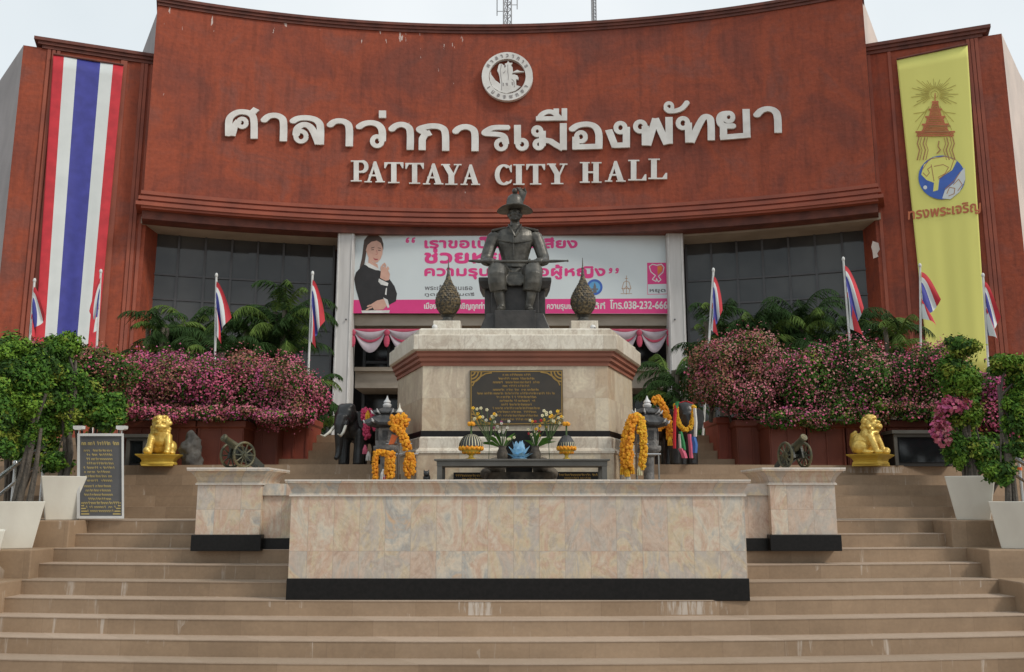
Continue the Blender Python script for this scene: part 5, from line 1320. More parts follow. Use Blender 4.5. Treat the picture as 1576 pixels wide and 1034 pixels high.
# ------------------------------------------------------------------ handrails
def handrail(lab, s, pts, posts, bands=False):
    t = thing('handrail', lab, 'handrail', (pts[0][0], pts[0][1], posts[0][2])); O = t.location
    q = MB(); q.tube(pts, .026, 10); q.tube([Vector(p) - Vector((0, 0, .22)) for p in pts], .018, 8); q.build('rail', 'steel', t, O, smooth=True)
    for x, y, z0, z1 in posts:
        q = MB(); q.tube([(x, y, z0), (x, y, z1)], .02, 8); q.ball((x, y, z1 + .02), .035); q.build('post', 'steel', t, O, smooth=True)
        if bands: q = MB(); q.tube([(x, y, z1 - .1), (x, y, z1 - .06)], .03, 8); q.build('band', 'orange_band', t, O)
a, b = at(-5, 738, 10.6), at(24, 715, 11.2); c = at(45, 700, 11.6); d = at(70, 686, 12.1)
handrail('polished steel handrail behind the planters beside the signboard', -1, [a, b, c, d], [(b.x, b.y, 1.2, b.z), (d.x, d.y, 1.3, d.z)])
a, b = at(1512, 676, 12.2), at(1560, 704, 11.4); c = at(1590, 722, 10.9)
handrail('polished steel handrail with orange banded posts behind the planters by the dark cabinet', 1, [a, b, c], [(a.x, a.y, 1.3, a.z), (b.x + .06, b.y, 1.2, b.z - .06)], True)

# ------------------------------------------------------------------ gold lions
def lion(lab, px, py, Y, rz, turn, lift, sx=1):
    p = at(px, py, Y)
    t = thing('lion_statue', lab, 'statue', (p.x, Y, 1.95), rz, 'gilded guardian lions'); 
    q = MB(); k = .30
    pr = [(.23, 0), (.235, .03), (.215, .05), (.235, .09), (.30, .135), (.31, .15), (.2, .152)]
    q.loft([[(r * c, r * s_ * .8, z) for c, s_ in ((-1, -1), (-.35, -1.15), (.35, -1.15), (1, -1), (1.08, 0), (1, 1), (0, 1.1), (-1, 1), (-1.08, 0))] for r, z in pr])
    q.box((-.22, -.20, -.02), (.22, .2, .005))
    bevel(q.build('lion_base', 'gold_base', t), .006)
    q = MB(); z = .15
    q.ball((0, .09, z + .15), (.15, .16, .15)); q.ball((0, .0, z + .24), (.13, .12, .16)); q.ball((0, -.04, z + .29), (.115, .09, .11))
    for s in (-1, 1):
        q.tube([(s * .10, -.05, z + .26), (s * .115, -.10, z + .14), (s * .115, -.13, z + .04)], [.055, .045, .042], 10); q.ball((s * .115, -.155, z + .03), (.045, .06, .032))
        q.ball((s * .145, .08, z + .10), (.06, .11, .095)); q.ball((s * .16, -.03, z + .028), (.045, .075, .03))
    M = Matrix.Rotation(turn, 3, 'Z'); H = Vector((0, -.05, z + .40))
    def hb(c, r): q.ball(H + M @ Vector(c), r, 12, 8, 0, M)
    hb((0, .02, .0), (.115, .11, .115)); hb((0, -.075, -.03), (.065, .06, .045)); hb((0, -.10, -.01), (.032, .03, .022)); hb((0, -.06, -.075), (.05, .05, .022))
    for s in (-1, 1):
        hb((s * .04, -.085, .035), (.028, .022, .02)); hb((s * .095, -.01, .06), (.025, .02, .035)); hb((s * .05, -.09, -.03), (.03, .03, .026))
    rr = random.Random(5)
    for i in range(46):
        a = rr.uniform(-2.7, 2.7); b = rr.uniform(-.8, 1.3)
        v = Vector((sin(a) * cos(b), cos(a) * cos(b), sin(b)))
        if v.y < -.45 and b < .8: continue
        hb((v.x * .115, .02 + v.y * .11, v.z * .115 - .0), (.032, .032, .032))
    for i in range(10):
        a = rr.uniform(-1.2, 1.2); q.ball((sin(a) * .11, -.09 * cos(a) - .02, z + .31 + rr.uniform(-.03, .02)), .032)
    q.tube([(0, .2, z + .05), (.05, .25, z + .15), (.03, .22, z + .28), (0, .17, z + .32)], [.04, .045, .045, .02], 10)
    q.ball((lift * .14, -.17, z + .05), .05)
    lb = fused('lion_body', q, 'gold', t, .0085, 1)
    lb.data.transform(Matrix.Translation((0, 0, .15)) @ Matrix.Diagonal((1.1, 1.1, 1.1, 1)) @ Matrix.Translation((0, 0, -.15)))
    return t
lion('gold seated lion facing forward on a gold base, in front of the pink hedge', 245, 713, 13.55, radians(12), radians(6), -1)
lion('gold seated lion turned sideways on a gold base, beside the dark glass cabinet', 1340, 708, 13.5, radians(48), radians(10), 1)

# boulder, dark cabinets
q = MB(); p = at(292, 700, 13.75); q.ball(p + Vector((0, 0, .05)), (.12, .16, .30)); q.ball(p + Vector((.07, 0, -.08)), (.13, .18, .2)); q.ball(p + Vector((.05, 0, .16)), (.10, .13, .15))
o = fused('boulder', q, 'rock', None, .025, 1, p); o.location = p
tx = bpy.data.textures.new('rock_relief', 'CLOUDS'); tx.noise_scale = .16; dm = o.modifiers.new('relief', 'DISPLACE'); dm.texture = tx; dm.strength = .16; dm.texture_coords = 'LOCAL'
tx2 = bpy.data.textures.new('rock_grain', 'VORONOI'); tx2.noise_scale = .09; dm = o.modifiers.new('grain', 'DISPLACE'); dm.texture = tx2; dm.strength = .05; dm.texture_coords = 'LOCAL'
tag(o, 'grey upright boulder beside the gold lion below the pink hedge', 'rock')
def cabinet(lab, pa, pb, pt, pbm, Y):
    a, b = at(pa, pbm, Y), at(pb, pt, Y); t = thing('display_cabinet', lab, 'cabinet', ((a.x + b.x) / 2, Y, 1.95)); O = t.location
    x0, x1, z1 = a.x, b.x, b.z
    q = MB(); q.box((x0, Y + .03, 1.94), (x1, Y + .5, z1 - .05)); q.build('carcass', 'rubber_black', t, O)
    q = MB(); q.box((x0 - .03, Y - .03, z1 - .05), (x1 + .03, Y + .53, z1)); q.build('top', 'table_metal', t, O)
    q = MB(); q.box((x0 + .08, Y + .02, 2.0), (x1 - .03, Y + .03, z1 - .12)); q.build('glass_front', 'dark_glass', t, O)
    q = MB(); 
    for x in (x0, x1 - .05): q.box((x, Y, 1.95), (x + .05, Y + .03, z1 - .05))
    q.box((x0 + .05, Y, z1 - .1), (x1 - .05, Y + .028, z1 - .05)); q.build('frame', 'table_metal', t, O)
cabinet('low dark glass fronted cabinet beside the gold lion turned sideways', 1378, 1462, 662, 707, 13.7)
cabinet('low dark cabinet behind the name signboard beside the gold lion', 192, 226, 668, 712, 13.9)

# ------------------------------------------------------------------ cannons on the piers
def cannon(lab, px, rz, s, el=.5):
    p = at(px, 718, 10.6)
    t = thing('cannon', lab, 'cannon', (p.x, 10.62, 1.795), rz, 'small bronze cannons on marble piers')
    R = .155
    for x in (-.125, .125):
        q = MB(); M = Matrix.Rotation(pi / 2, 3, 'Y'); c = (x, 0, R + .003)
        q.torus(c, R - .016, .016, M, 28, 8); q.torus(c, .03, .018, M, 14, 6)
        for k in range(10):
            a = 2 * pi * k / 10; q.tube([(x, 0, R), (x, (R - .02) * cos(a), R + (R - .02) * sin(a))], .009, 6)
        q.tube([(x - .03, 0, R), (x + .03, 0, R)], .022, 10)
        q.build('wheel', 'cannon_bronze', t, smooth=True)
    q = MB(); q.tube([(-.13, 0, R), (.13, 0, R)], .018, 8)
    for x in (-.06, .06): q.loft([[(x - .014, -.09, R - .03), (x + .014, -.09, R - .03), (x + .014, -.05, R + .10), (x - .014, -.05, R + .10)], [(x - .014, .06, R - .04), (x + .014, .06, R - .04), (x + .014, .06, R + .09), (x - .014, .06, R + .09)], [(x - .012, .33, .004), (x + .012, .33, .004), (x + .012, .33, .05), (x - .012, .33, .05)]])
    q.box((-.06, .16, .07), (.06, .19, .10)); q.build('carriage', 'cannon_dark', t)
    q = MB(); d = Vector((0, -cos(el), sin(el))); c = Vector((0, .0, R + .085))
    pr = [(-.20, .012), (-.185, .024), (-.17, .014), (-.15, .05), (-.14, .056), (-.05, .052), (.0, .047), (.02, .052), (.03, .045), (.20, .037), (.21, .044), (.23, .046), (.24, .04), (.245, .022), (.18, .02)]
    q.tube([c + d * a for a, r in pr], [r for a, r in pr], 16); q.tube([c - Vector((.085, 0, 0)), c + Vector((.085, 0, 0))], .016, 8)
    q.build('barrel', 'cannon_bronze', t, smooth=True)
    return t
C1 = cannon('bronze cannon on spoked wheels, barrel raised, on the pier nearer the name signboard', 364, radians(-38), 1)
copy_thing(C1, (at(1225, 718, 10.6).x, 10.62, 1.795), radians(16), 'bronze cannon on spoked wheels, barrel raised, on the pier nearer the dark glass cabinet')

# ------------------------------------------------------------------ elephants and horses
def elephant_body(t, m, h=.86, tusks=True):
    k = h / .86; q = MB()
    V = lambda x, y, z: (x * k, y * k, z * k)
    q.ball(V(0, .12, .52), (.21 * k, .32 * k, .23 * k), 16, 10); q.ball(V(0, -.08, .56), (.19 * k, .22 * k, .22 * k), 14, 10)
    for s in (-1, 1):
        q.tube([V(s * .12, -.12, .5), V(s * .12, -.13, .25), V(s * .12, -.14, .0)], [.095 * k, .078 * k, .082 * k], 12)
        q.tube([V(s * .12, .32, .5), V(s * .125, .36, .26), V(s * .12, .34, .0)], [.115 * k, .08 * k, .082 * k], 12)
    q.ball(V(0, -.30, .70), (.15 * k, .15 * k, .17 * k), 14, 10)
    for s in (-1, 1): q.ball(V(s * .06, -.30, .80), (.075 * k, .09 * k, .07 * k))
    q.tube([V(0, -.40, .66), V(0, -.46, .54), V(0, -.47, .40), V(0, -.46, .24), V(0, -.48, .12), V(0, -.54, .07)], [.10 * k, .082 * k, .066 * k, .052 * k, .042 * k, .034 * k], 12)
    for s in (-1, 1): q.tube([V(s * .07, -.40, .60), V(s * .085, -.45, .53)], [.05 * k, .04 * k], 10)
    q.tube([V(0, .44, .58), V(.02, .50, .45), V(.0, .50, .25)], [.03 * k, .02 * k, .016 * k], 8)
    fused('elephant_body', q, m, t, .016 * k, 3)
    for s in (-1, 1):
        q = MB(); pts = [(.0, .0), (.10, .06), (.19, .03), (.21, -.08), (.17, -.20), (.09, -.26), (.02, -.18)]
        pl_ = [V(s * (.12 + a), -.22 + abs(a) * .55, .74 + b) for a, b in pts]; pk = [(x, y + .022, z) for x, y, z in pl_]
        q.loft([pl_, pk]); bevel(q.build('ear', m, t, smooth=True), .006)
        if not tusks: continue
        q = MB(); q.tube([V(s * .085, -.44, .545), V(s * .115, -.54, .44), V(s * .135, -.64, .38), V(s * .14, -.72, .40)], [.022 * k, .021 * k, .017 * k, .006 * k], 10); q.build('tusk', 'ivory', t, smooth=True)
p = at(543, 709, 13.45)
e1 = thing('elephant_statue', 'black elephant statue with white tusks beside the white column', 'statue', (p.x, 13.75, 1.95), radians(-22)); elephant_body(e1, 'elephant_black', .90)
p = at(1054, 706, 13.5)
e2 = thing('elephant_statue', 'black elephant statue draped in coloured ribbons and a yellow garland', 'statue', (p.x, 13.8, 1.95), radians(6)); elephant_body(e2, 'elephant_black', .92, False)

def garland_tube(pts, r, name, m, parent=None, org=(0, 0, 0), bead=.55, seed=1):
    """A string of flower heads."""
    P_ = [Vector(p) for p in pts]; q = MB(); rnd = random.Random(seed); ds = r * bead
    L_ = [0]
    for a, b in zip(P_, P_[1:]): L_.append(L_[-1] + (b - a).length)
    n = max(2, int(L_[-1] / ds))
    for i in range(n + 1):
        s = L_[-1] * i / n; k = max(j for j in range(len(L_)) if L_[j] <= s + 1e-9); k = min(k, len(P_) - 2)
        f = (s - L_[k]) / max(1e-9, L_[k + 1] - L_[k]); c = P_[k].lerp(P_[k + 1], f)
        ax = (P_[k + 1] - P_[k]).normalized(); u = ax.orthogonal().normalized(); w = ax.cross(u); a0 = rnd.uniform(0, 6)
        for j in range(6):
            a = a0 + 2 * pi * j / 6 + rnd.uniform(-.3, .3)
            q.ball(c + (u * cos(a) + w * sin(a)) * r * rnd.uniform(.55, .8) + ax * rnd.uniform(-.3, .3) * r, r * rnd.uniform(.38, .52), 6, 4, 0)
    return q.build(name, m, parent, org, smooth=True)
def gl(lab, paths, m='marigold', r=.035, tas=(), seed=1):
    r *= 1.18
    o0 = Vector(paths[0][0])
    t = thing('flower_garland', lab, 'garland', o0, group='flower garlands hung as offerings')
    for i, pth in enumerate(paths): garland_tube(pth, r, 'flower_string', m if i % 2 == 0 or not isinstance(m, (list, tuple)) else m, t, o0, seed=seed + i)
    for i, (p_, mm) in enumerate(tas):
        q = MB(); p_ = Vector(p_)
        for k in range(7):
            a = 2 * pi * k / 7; q.tube([p_, p_ + Vector((.025 * cos(a), .02 * sin(a), -.06)), p_ + Vector((.03 * cos(a), .025 * sin(a), -.13))], [.012, .012, .01], 5)
        q.build('tassel', mm, t, o0)
    return t
def pz(pts, Y): return [at(x, y, Y if not isinstance(Y, (list, tuple)) else Y[i]) for i, (x, y) in enumerate(pts)]
# ribbons and garland on the second elephant
gl('yellow flower garland looped round the neck of the ribboned elephant', [pz([(1040, 622), (1041, 640), (1046, 655), (1054, 662), (1062, 659), (1067, 645), (1068, 625)], 13.22)], 'marigold_yellow', .03, seed=3)
def ribbons(lab, items, Y):
    o0 = at(*items[0][1][0], Y); t = thing('ribbon_drape', lab, 'ribbon', o0)
    for nm, pts, w, m in items:
        q = MB(); c = [at(x, y, Y) for x, y in pts]; k = w * Y / FPX / 2
        rings = [[v + Vector((-k, .0, 0)), v + Vector((0, -.025, 0)), v + Vector((k, 0, 0)), v + Vector((0, .02, 0))] for v in c]
        q.loft(rings); q.build(nm, m, t, o0, smooth=True)
ribbons('red, white, green, pink and blue cloth ribbons over the garlanded elephant', [('ribbon', [(1046, 620), (1056, 617), (1066, 621)], 6, 'rose_red'), ('ribbon', [(1040, 624), (1038, 650), (1038, 690)], 5, 'rose_red'), ('ribbon', [(1069, 628), (1071, 650), (1070, 672)], 5, 'ribbon_white'), ('ribbon', [(1047, 664), (1051, 680), (1053, 692)], 6, 'ribbon_green'),
    ('ribbon', [(1048, 690), (1052, 698), (1054, 705)], 9, 'ribbon_pink'), ('ribbon', [(1061, 668), (1063, 690), (1064, 705)], 6, 'ribbon_pink'), ('ribbon', [(1067, 672), (1070, 684), (1069, 697)], 8, 'ribbon_blue'), ('ribbon', [(1043, 618), (1040, 628)], 6, 'ribbon_green'), ('ribbon', [(1046, 668), (1047, 690)], 4, 'ribbon_white')], 13.08)

def horse_body(t, m, k=1.):
    q = MB(); V = lambda x, y, z: (x * k, y * k, z * k)
    q.ball(V(0, .02, .56), (.13 * k, .30 * k, .14 * k), 14, 10); q.ball(V(0, -.2, .58), (.125 * k, .14 * k, .155 * k)); q.ball(V(0, .24, .58), (.13 * k, .14 * k, .145 * k))
    q.tube([V(0, -.24, .62), V(0, -.34, .78), V(0, -.40, .90)], [.11 * k, .085 * k, .065 * k], 12)
    q.tube([V(0, -.38, .93), V(0, -.48, .87), V(0, -.58, .78)], [.068 * k, .056 * k, .038 * k], 12)
    for s in (-1, 1):
        q.tube([V(s * .035, -.38, .96), V(s * .045, -.375, 1.04)], [.022 * k, .005 * k], 6)
        q.tube([V(s * .075, -.22, .52), V(s * .075, -.24, .30), V(s * .075, -.22, .12), V(s * .075, -.24, .02), V(s * .075, -.26, 0)], [.06 * k, .036 * k, .028 * k, .032 * k, .036 * k], 8)
        q.tube([V(s * .075, .24, .54), V(s * .08, .20, .40), V(s * .08, .33, .26), V(s * .08, .30, .1), V(s * .08, .30, 0)], [.085 * k, .06 * k, .036 * k, .028 * k, .036 * k], 8)
    q.tube([V(0, .36, .62), V(0, .46, .50), V(0, .46, .24)], [.035 * k, .045 * k, .015 * k], 8)
    q.tube([V(0, -.30, .86), V(0, -.22, .74)], [.03 * k, .03 * k], 6)
    fused('horse_body', q, m, t, .014, 2)
p = at(582, 705, 13.9); h1 = thing('horse_statue', 'dark brown horse statue hung with roses, behind the lantern beside the tusked elephant', 'statue', (p.x, 14.1, 1.95), radians(8)); horse_body(h1, 'horse_brown', .86)
p = at(1022, 705, 13.9); h2 = thing('horse_statue', 'dark brown horse statue with marigold garland, behind the lantern beside the ribboned elephant', 'statue', (p.x, 14.1, 1.95), radians(-14)); horse_body(h2, 'horse_brown', .9)
gl('red rose garland with pink streamers on the horse beside the tusked elephant', [pz([(562, 632), (560, 641), (566, 648), (571, 640), (566, 630), (562, 634)], 13.35), pz([(566, 650), (563, 665), (566, 672)], 13.35), pz([(572, 645), (577, 650), (579, 660)], 13.4)], 'rose_pink', .045, [((at(562, 685, 13.35)), 'ribbon_pink'), ((at(567, 695, 13.35)), 'ribbon_white'), ((at(566, 632, 13.3)), 'marigold_yellow')], 7)
gl('long marigold garland over the head of the horse beside the ribboned elephant', [pz([(1006, 618), (1012, 611), (1018, 620), (1024, 632), (1029, 650), (1030, 662), (1031, 674)], 13.35), pz([(1012, 652), (1018, 655), (1024, 652)], 13.35)], 'marigold', .045, [(at(1031, 672, 13.3), 'marigold_yellow'), (at(1014, 650, 13.3), 'marigold')], 9)
q = MB()

# ------------------------------------------------------------------ stone lanterns
def lantern(lab, px, Y):
    p = at(px, 700, Y); t = thing('stone_lantern', lab, 'lantern', (p.x, Y, 1.2), 0, 'stone lanterns flanking the offering table')
    H = at(px, 610, Y).z - 1.2; k = H / 1.62
    q = MB(); q.lathe([(.19 * k, 0), (.19 * k, .3 * k), (.16 * k, .36 * k), (.11 * k, .40 * k), (.09 * k, .44 * k)], n=16); q.build('foot', 'lantern_stone', t, smooth=True)
    q = MB(); q.lathe([(.075 * k, .42 * k), (.07 * k, .62 * k), (.075 * k, .80 * k), (.14 * k, .86 * k), (.17 * k, .90 * k), (.17 * k, .95 * k)], n=16); q.build('shaft', 'lantern_stone', t, smooth=True)
    q = MB(); q.lathe([(.14 * k, .95 * k), (.15 * k, 1.0 * k), (.15 * k, 1.18 * k), (.13 * k, 1.2 * k)], n=6); q.build('fire_box', 'lantern_stone', t)
    q = MB()
    for i in range(6):
        a = 2 * pi * (i + .5) / 6; M = Matrix.Translation((.128 * k * cos(a), .128 * k * sin(a), 1.09 * k)) @ Matrix.Rotation(a, 4, 'Z'); q.box((-.01, -.035 * k, -.06 * k), (.012, .035 * k, .06 * k), 0, M)
    q.build('light_opening', 'lantern_dark', t)
    q = MB(); rings = []; n = 24
    for r, z, u in ((.12, 1.19, 0), (.26, 1.22, .04), (.27, 1.25, .05), (.20, 1.31, .02), (.13, 1.37, 0), (.17, 1.385, .03), (.17, 1.40, .03), (.10, 1.45, 0), (.05, 1.47, 0)):
        rings.append([(r * k * (1 + .12 * (cos(6 * 2 * pi * j / n) > .9)) * cos(2 * pi * j / n), r * k * (1 + .12 * (cos(6 * 2 * pi * j / n) > .9)) * sin(2 * pi * j / n), (z + u * (cos(6 * 2 * pi * j / n) > .9)) * k) for j in range(n)])
    q.loft(rings); q.build('roof', 'lantern_dark', t)
    q = MB(); q.lathe([(.035 * k, 1.46 * k), (.055 * k, 1.48 * k), (.06 * k, 1.505 * k), (.04 * k, 1.525 * k), (.05 * k, 1.54 * k), (.045 * k, 1.555 * k), (.022 * k, 1.58 * k), (.004 * k, 1.63 * k)], n=14); q.build('finial', 'lantern_white', t, smooth=True)
    for i in range(6):
        q = MB(); a = 2 * pi * i / 6; q.tube([(.14 * k * cos(a), .14 * k * sin(a), 1.375 * k), (.20 * k * cos(a), .20 * k * sin(a), 1.40 * k), (.22 * k * cos(a), .22 * k * sin(a), 1.435 * k)], [.012, .014, .006], 6)
        q.build('roof_curl', 'lantern_white', t); q = MB(); q.tube([(.22 * k * cos(a), .22 * k * sin(a), 1.245 * k), (.30 * k * cos(a), .30 * k * sin(a), 1.27 * k), (.32 * k * cos(a), .32 * k * sin(a), 1.30 * k)], [.012, .016, .006], 6)
        q.build('roof_curl', 'lantern_white', t)
    return t
N1 = lantern('grey stone lantern with white tipped roof on the tusked elephant side of the monument', 594, 12.3)
copy_thing(N1, (at(998, 700, 12.3).x, 12.3, 1.2), .2, 'grey stone lantern with white tipped roof on the ribboned elephant side of the monument')

# garland stands
def gstand(lab, x0p, x1p, xm, Y, ytop, ybar):
    a, b, m = at(x0p, ybar, Y), at(x1p, ybar, Y), at(xm, ytop, Y)
    t = thing('garland_stand', lab, 'stand', (m.x, Y, 1.2), group='steel garland stands'); O = t.location
    q = MB(); q.tube([(m.x, Y, 1.2), (m.x, Y, m.z)], .016, 8); q.lathe([(.02, 1.2), (.18, 1.205), (.18, 1.22), (.02, 1.25)], (m.x, Y, 0), 16); q.build('post', 'steel_dull', t, O, smooth=True)
    q = MB(); q.tube([(a.x, Y, a.z), (b.x, Y, b.z)], .014, 8)
    z2 = at(xm, ybar - 16, Y).z; w = (b.x - a.x) * .3; q.tube([(m.x - w, Y + .05, z2), (m.x + w, Y + .05, z2)], .012, 8); q.build('bar', 'steel', t, O, smooth=True)
    for x in (a.x + .03, b.x - .03):
        q = MB(); q.tube([(x, Y, 1.2), (x, Y, a.z)], .011, 6); q.build('leg', 'steel_dull', t, O)
    q = MB(); q.lathe([(.03, m.z - .02), (.045, m.z), (.03, m.z + .03), (.012, m.z + .06), (.003, m.z + .12)], (m.x, Y, 0), 12); q.build('finial', 'ivory', t, O, smooth=True)
gstand('steel garland stand by the stone lantern on the tusked elephant side', 577, 644, 615, 12.0, 634, 699)
gstand('steel garland stand by the stone lantern on the ribboned elephant side', 951, 1017, 978, 12.0, 642, 699)
gl('thick ball of orange marigolds at the top of the stand near the tusked elephant', [pz([(608, 642), (604, 648), (606, 656), (612, 661), (620, 655), (624, 645), (618, 641), (611, 645), (613, 652)], 11.9), pz([(614, 662), (619, 668), (623, 678), (627, 690)], 11.88)], 'marigold', .05, seed=20)
q = MB(); c = [at(x, y, 11.93) for x, y in ((603, 668), (612, 671), (606, 683), (598, 684))]; q.loft([c, [v + Vector((0, .04, 0)) for v in c]]); o = q.build('cloth_bow', 'orange_band', None, c[0]); tag(o, 'orange cloth bow tied to the garland stand near the tusked elephant', 'cloth')
gl('thin marigold strand on the outer end of the stand near the tusked elephant', [pz([(579, 697), (577, 712), (578, 728), (578, 736)], 11.93), pz([(580, 697), (588, 696), (595, 698)], 11.93)], 'marigold', .035, [(at(578, 730, 11.93), 'marigold_yellow')], seed=25)
gl('thick middle marigold garland hanging from the bar of the stand near the tusked elephant', [pz([(600, 695), (598, 712), (597, 728)], 11.9), pz([(602, 698), (602, 715), (601, 733)], 11.88)], 'marigold', .045, [(at(598, 730, 11.88), 'marigold_yellow'), (at(590, 722, 11.9), 'ribbon_white'), (at(592, 728, 11.9), 'rose_red')], seed=30)
gl('marigold garland loop hanging beside the table on the stand near the tusked elephant', [pz([(630, 699), (627, 712), (627, 728), (631, 731), (635, 722), (634, 708), (631, 699)], 11.93)], 'marigold', .042, seed=35)
gl('big cluster of long marigold garlands on the stand near the ribboned elephant', [pz([(984, 644), (978, 640), (972, 646), (966, 660), (962, 680), (960, 700), (962, 716)], 11.9), pz([(976, 644), (970, 655), (968, 680), (968, 705), (967, 718)], 11.87), pz([(974, 650), (966, 668), (964, 690), (964, 712)], 11.92)], 'marigold', .05, [(at(958, 715, 11.9), 'marigold_yellow'), (at(965, 718, 11.88), 'marigold_yellow'), (at(972, 714, 11.9), 'marigold_yellow'), (at(966, 727, 11.9), 'ribbon_white')], seed=40)
gl('single marigold garland hanging on the lantern side of the stand near the ribboned elephant', [pz([(978, 640), (986, 644), (988, 655), (984, 664)], 11.88), pz([(988, 650), (990, 670), (991, 690), (989, 705), (988, 716)], 11.9)], 'marigold_yellow', .042, [(at(987, 708, 11.9), 'marigold_yellow'), (at(984, 716, 11.9), 'cream_flower')], seed=45)

# ------------------------------------------------------------------ offering table and things on it
YTb = 11.25
ta, tb = at(668, 707, YTb - .3).x, at(939, 707, YTb - .3).x; tz = at(800, 706, YTb - .3).z
tb_t = thing('offering_table', 'long low dark metal offering table in front of the monument', 'table', ((ta + tb) / 2, YTb, 1.2)); OT = tb_t.location
q = MB(); q.box((ta, YTb - .3, tz - .022), (tb, YTb + .3, tz)); q.box((ta + .03, YTb - .27, tz - .085), (tb - .03, YTb + .27, tz - .024)); bevel(q.build('table_top', 'table_metal', tb_t, OT), .004)
for x in (ta + .035, tb - .095):
    for y in (YTb - .264, YTb + .204): q = MB(); q.box((x, y, 1.2), (x + .06, y + .06, tz - .02)); q.build('leg', 'table_metal', tb_t, OT)
def bai_sri(lab, px, w, first=None, sx=1):
    p = at(px, 704, YTb); k = w / 42.
    t = thing('flower_bowl', lab, 'offering', (p.x, YTb, tz), group='marigold edged offering bowls')
    q = MB(); q.lathe([(.06 * k, 0), (.07 * k, .012), (.03 * k, .03), (.028 * k, .055), (.05 * k, .07), (.11 * k, .09), (.135 * k, .135)], n=24); q.build('pedestal_bowl', 'gold_base', t, smooth=True)
    q = MB(); rnd = random.Random(px)
    for i in range(30):
        a = 2 * pi * i / 30; q.ball((.135 * k * cos(a), .135 * k * sin(a), .135 + .012 * (i % 2)), .024, 8, 5)
        if i % 2 == 0: q.ball((.10 * k * cos(a), .10 * k * sin(a), .09), .018, 7, 5)
    q.build('marigold_rim', 'marigold', t, smooth=True)
    q = MB(); n = 48
    for i in range(n):
        a0_, a1_ = 2 * pi * i / n, 2 * pi * (i + (.45 if i % 2 else .95)) / n
        rings = []
        for th in np.linspace(.1, 1.45, 8): rings.append([(.15 * k * cos(a_) * cos(th) * 1.03 ** j, .15 * k * sin(a_) * cos(th), .15 + .17 * k * sin(th)) for j, a_ in enumerate((a0_, a1_))])
        q.loft(rings, i % 2, False, False)
    q.lathe([(.143 * k, .15), (.13 * k, .22), (.08 * k, .28), (.02, .305)], n=20, m=0); q.build('folded_leaf_dome', ['lantern_dark', 'cream_flower'], t)
    q = MB(); q.tube([(0, -.02, .28), (0, -.02, .42)], .011, 6); q.build('stem', 'stem_green', t)
    q = MB()
    for i in range(9): a = 2 * pi * i / 9; q.ball((.028 * cos(a), -.02 + .028 * sin(a), .435 + .012 * (i % 2)), .022, 8, 5)
    q.build('marigold_head', 'marigold', t, smooth=True)
    return t
bai_sri('large folded leaf offering bowl with marigold rim on the table end near the tusked elephant', 725, 42)
bai_sri('smaller folded leaf offering bowl with marigold rim on the table end near the ribboned elephant', 872, 32)
# blue paper lotus
p = at(799, 704, YTb - .05); lt = thing('paper_lotus', 'pale blue folded paper lotus in the middle of the offering table', 'flower', (p.x, YTb - .05, tz))
q = MB(); rnd = random.Random(2)
for row, (n, el, L_) in enumerate(((9, .35, .17), (8, .8, .19), (6, 1.2, .21), (3, 1.45, .2))):
    for i in range(n):
        a = 2 * pi * (i + .5 * row) / n + rnd.uniform(-.1, .1); d = Vector((cos(a) * cos(el), sin(a) * cos(el), sin(el))); s = Vector((-sin(a), cos(a), 0)); u = d.cross(s)
        b = Vector((0, 0, .02)); l = L_ * rnd.uniform(.9, 1.1)
        q.add([b, b + d * l * .5 + s * l * .28, b + d * l, b + d * l * .5 - s * l * .28, b + d * l * .5 - u * .02], [(0, 1, 4), (1, 2, 4), (2, 3, 4), (3, 0, 4)])
q.build('petal', 'blue_paper', lt); q = MB(); q.lathe([(.08, 0), (.10, .015), (.06, .03)], n=14); q.build('base', 'blue_paper', lt)
# vases of flowers at the pedestal foot
def vase(lab, px, seed, cols, spread):
    p = at(px, 704, YTb + .15); t = thing('flower_vase', lab, 'vase', (p.x, YTb + .15, tz), group='vases of flowers on the table'); rnd = random.Random(seed)
    q = MB(); q.lathe([(.045, 0), (.065, .03), (.07, .09), (.045, .15), (.055, .18)], n=16); q.build('pot', 'urn_stone', t, smooth=True)
    st, lf = MB(), MB(); fl = [MB() for _ in cols]
    for i in range(15):
        a = rnd.uniform(0, 2 * pi); e = rnd.uniform(.1, 1.) * spread; h = rnd.uniform(.26, .50)
        tip = Vector((cos(a) * e * .9, sin(a) * e * .3, h)); st.tube([(0, 0, .15), (tip.x * .4, tip.y * .4, h * .65), tip], .004, 5)
        j = rnd.randrange(len(cols))
        for k in range(5):
            b = 2 * pi * k / 5; fl[j].ball(tip + Vector((.011 * cos(b), 0, .011 * sin(b))), .009, 6, 4)
        if i % 2:
            d = Vector((cos(a), sin(a) * .4, rnd.uniform(.2, .9))).normalized(); s = d.cross(Vector((0, 1, .2))).normalized() * .02; m_ = Vector((0, 0, .17)) + d * .14
            lf.add([(0, 0, .15), m_ + s, m_ + d * .16 - Vector((0, 0, .05)), m_ - s], [(0, 1, 2, 3)])
    st.build('stem', 'stem_green', t); lf.build('leaf', 'leaf_mid', t)
    for b, c in zip(fl, cols): b.build('blossom', c, t, smooth=True)
vase('vase of cream and orchid flowers beside the blue lotus, nearer the large leaf bowl', 773, 3, ['cream_flower', 'orchid', 'ivory'], .20)
vase('vase of cream and yellow flowers beside the blue lotus, nearer the smaller leaf bowl', 824, 4, ['cream_flower', 'marigold_yellow', 'rose_red'], .18)
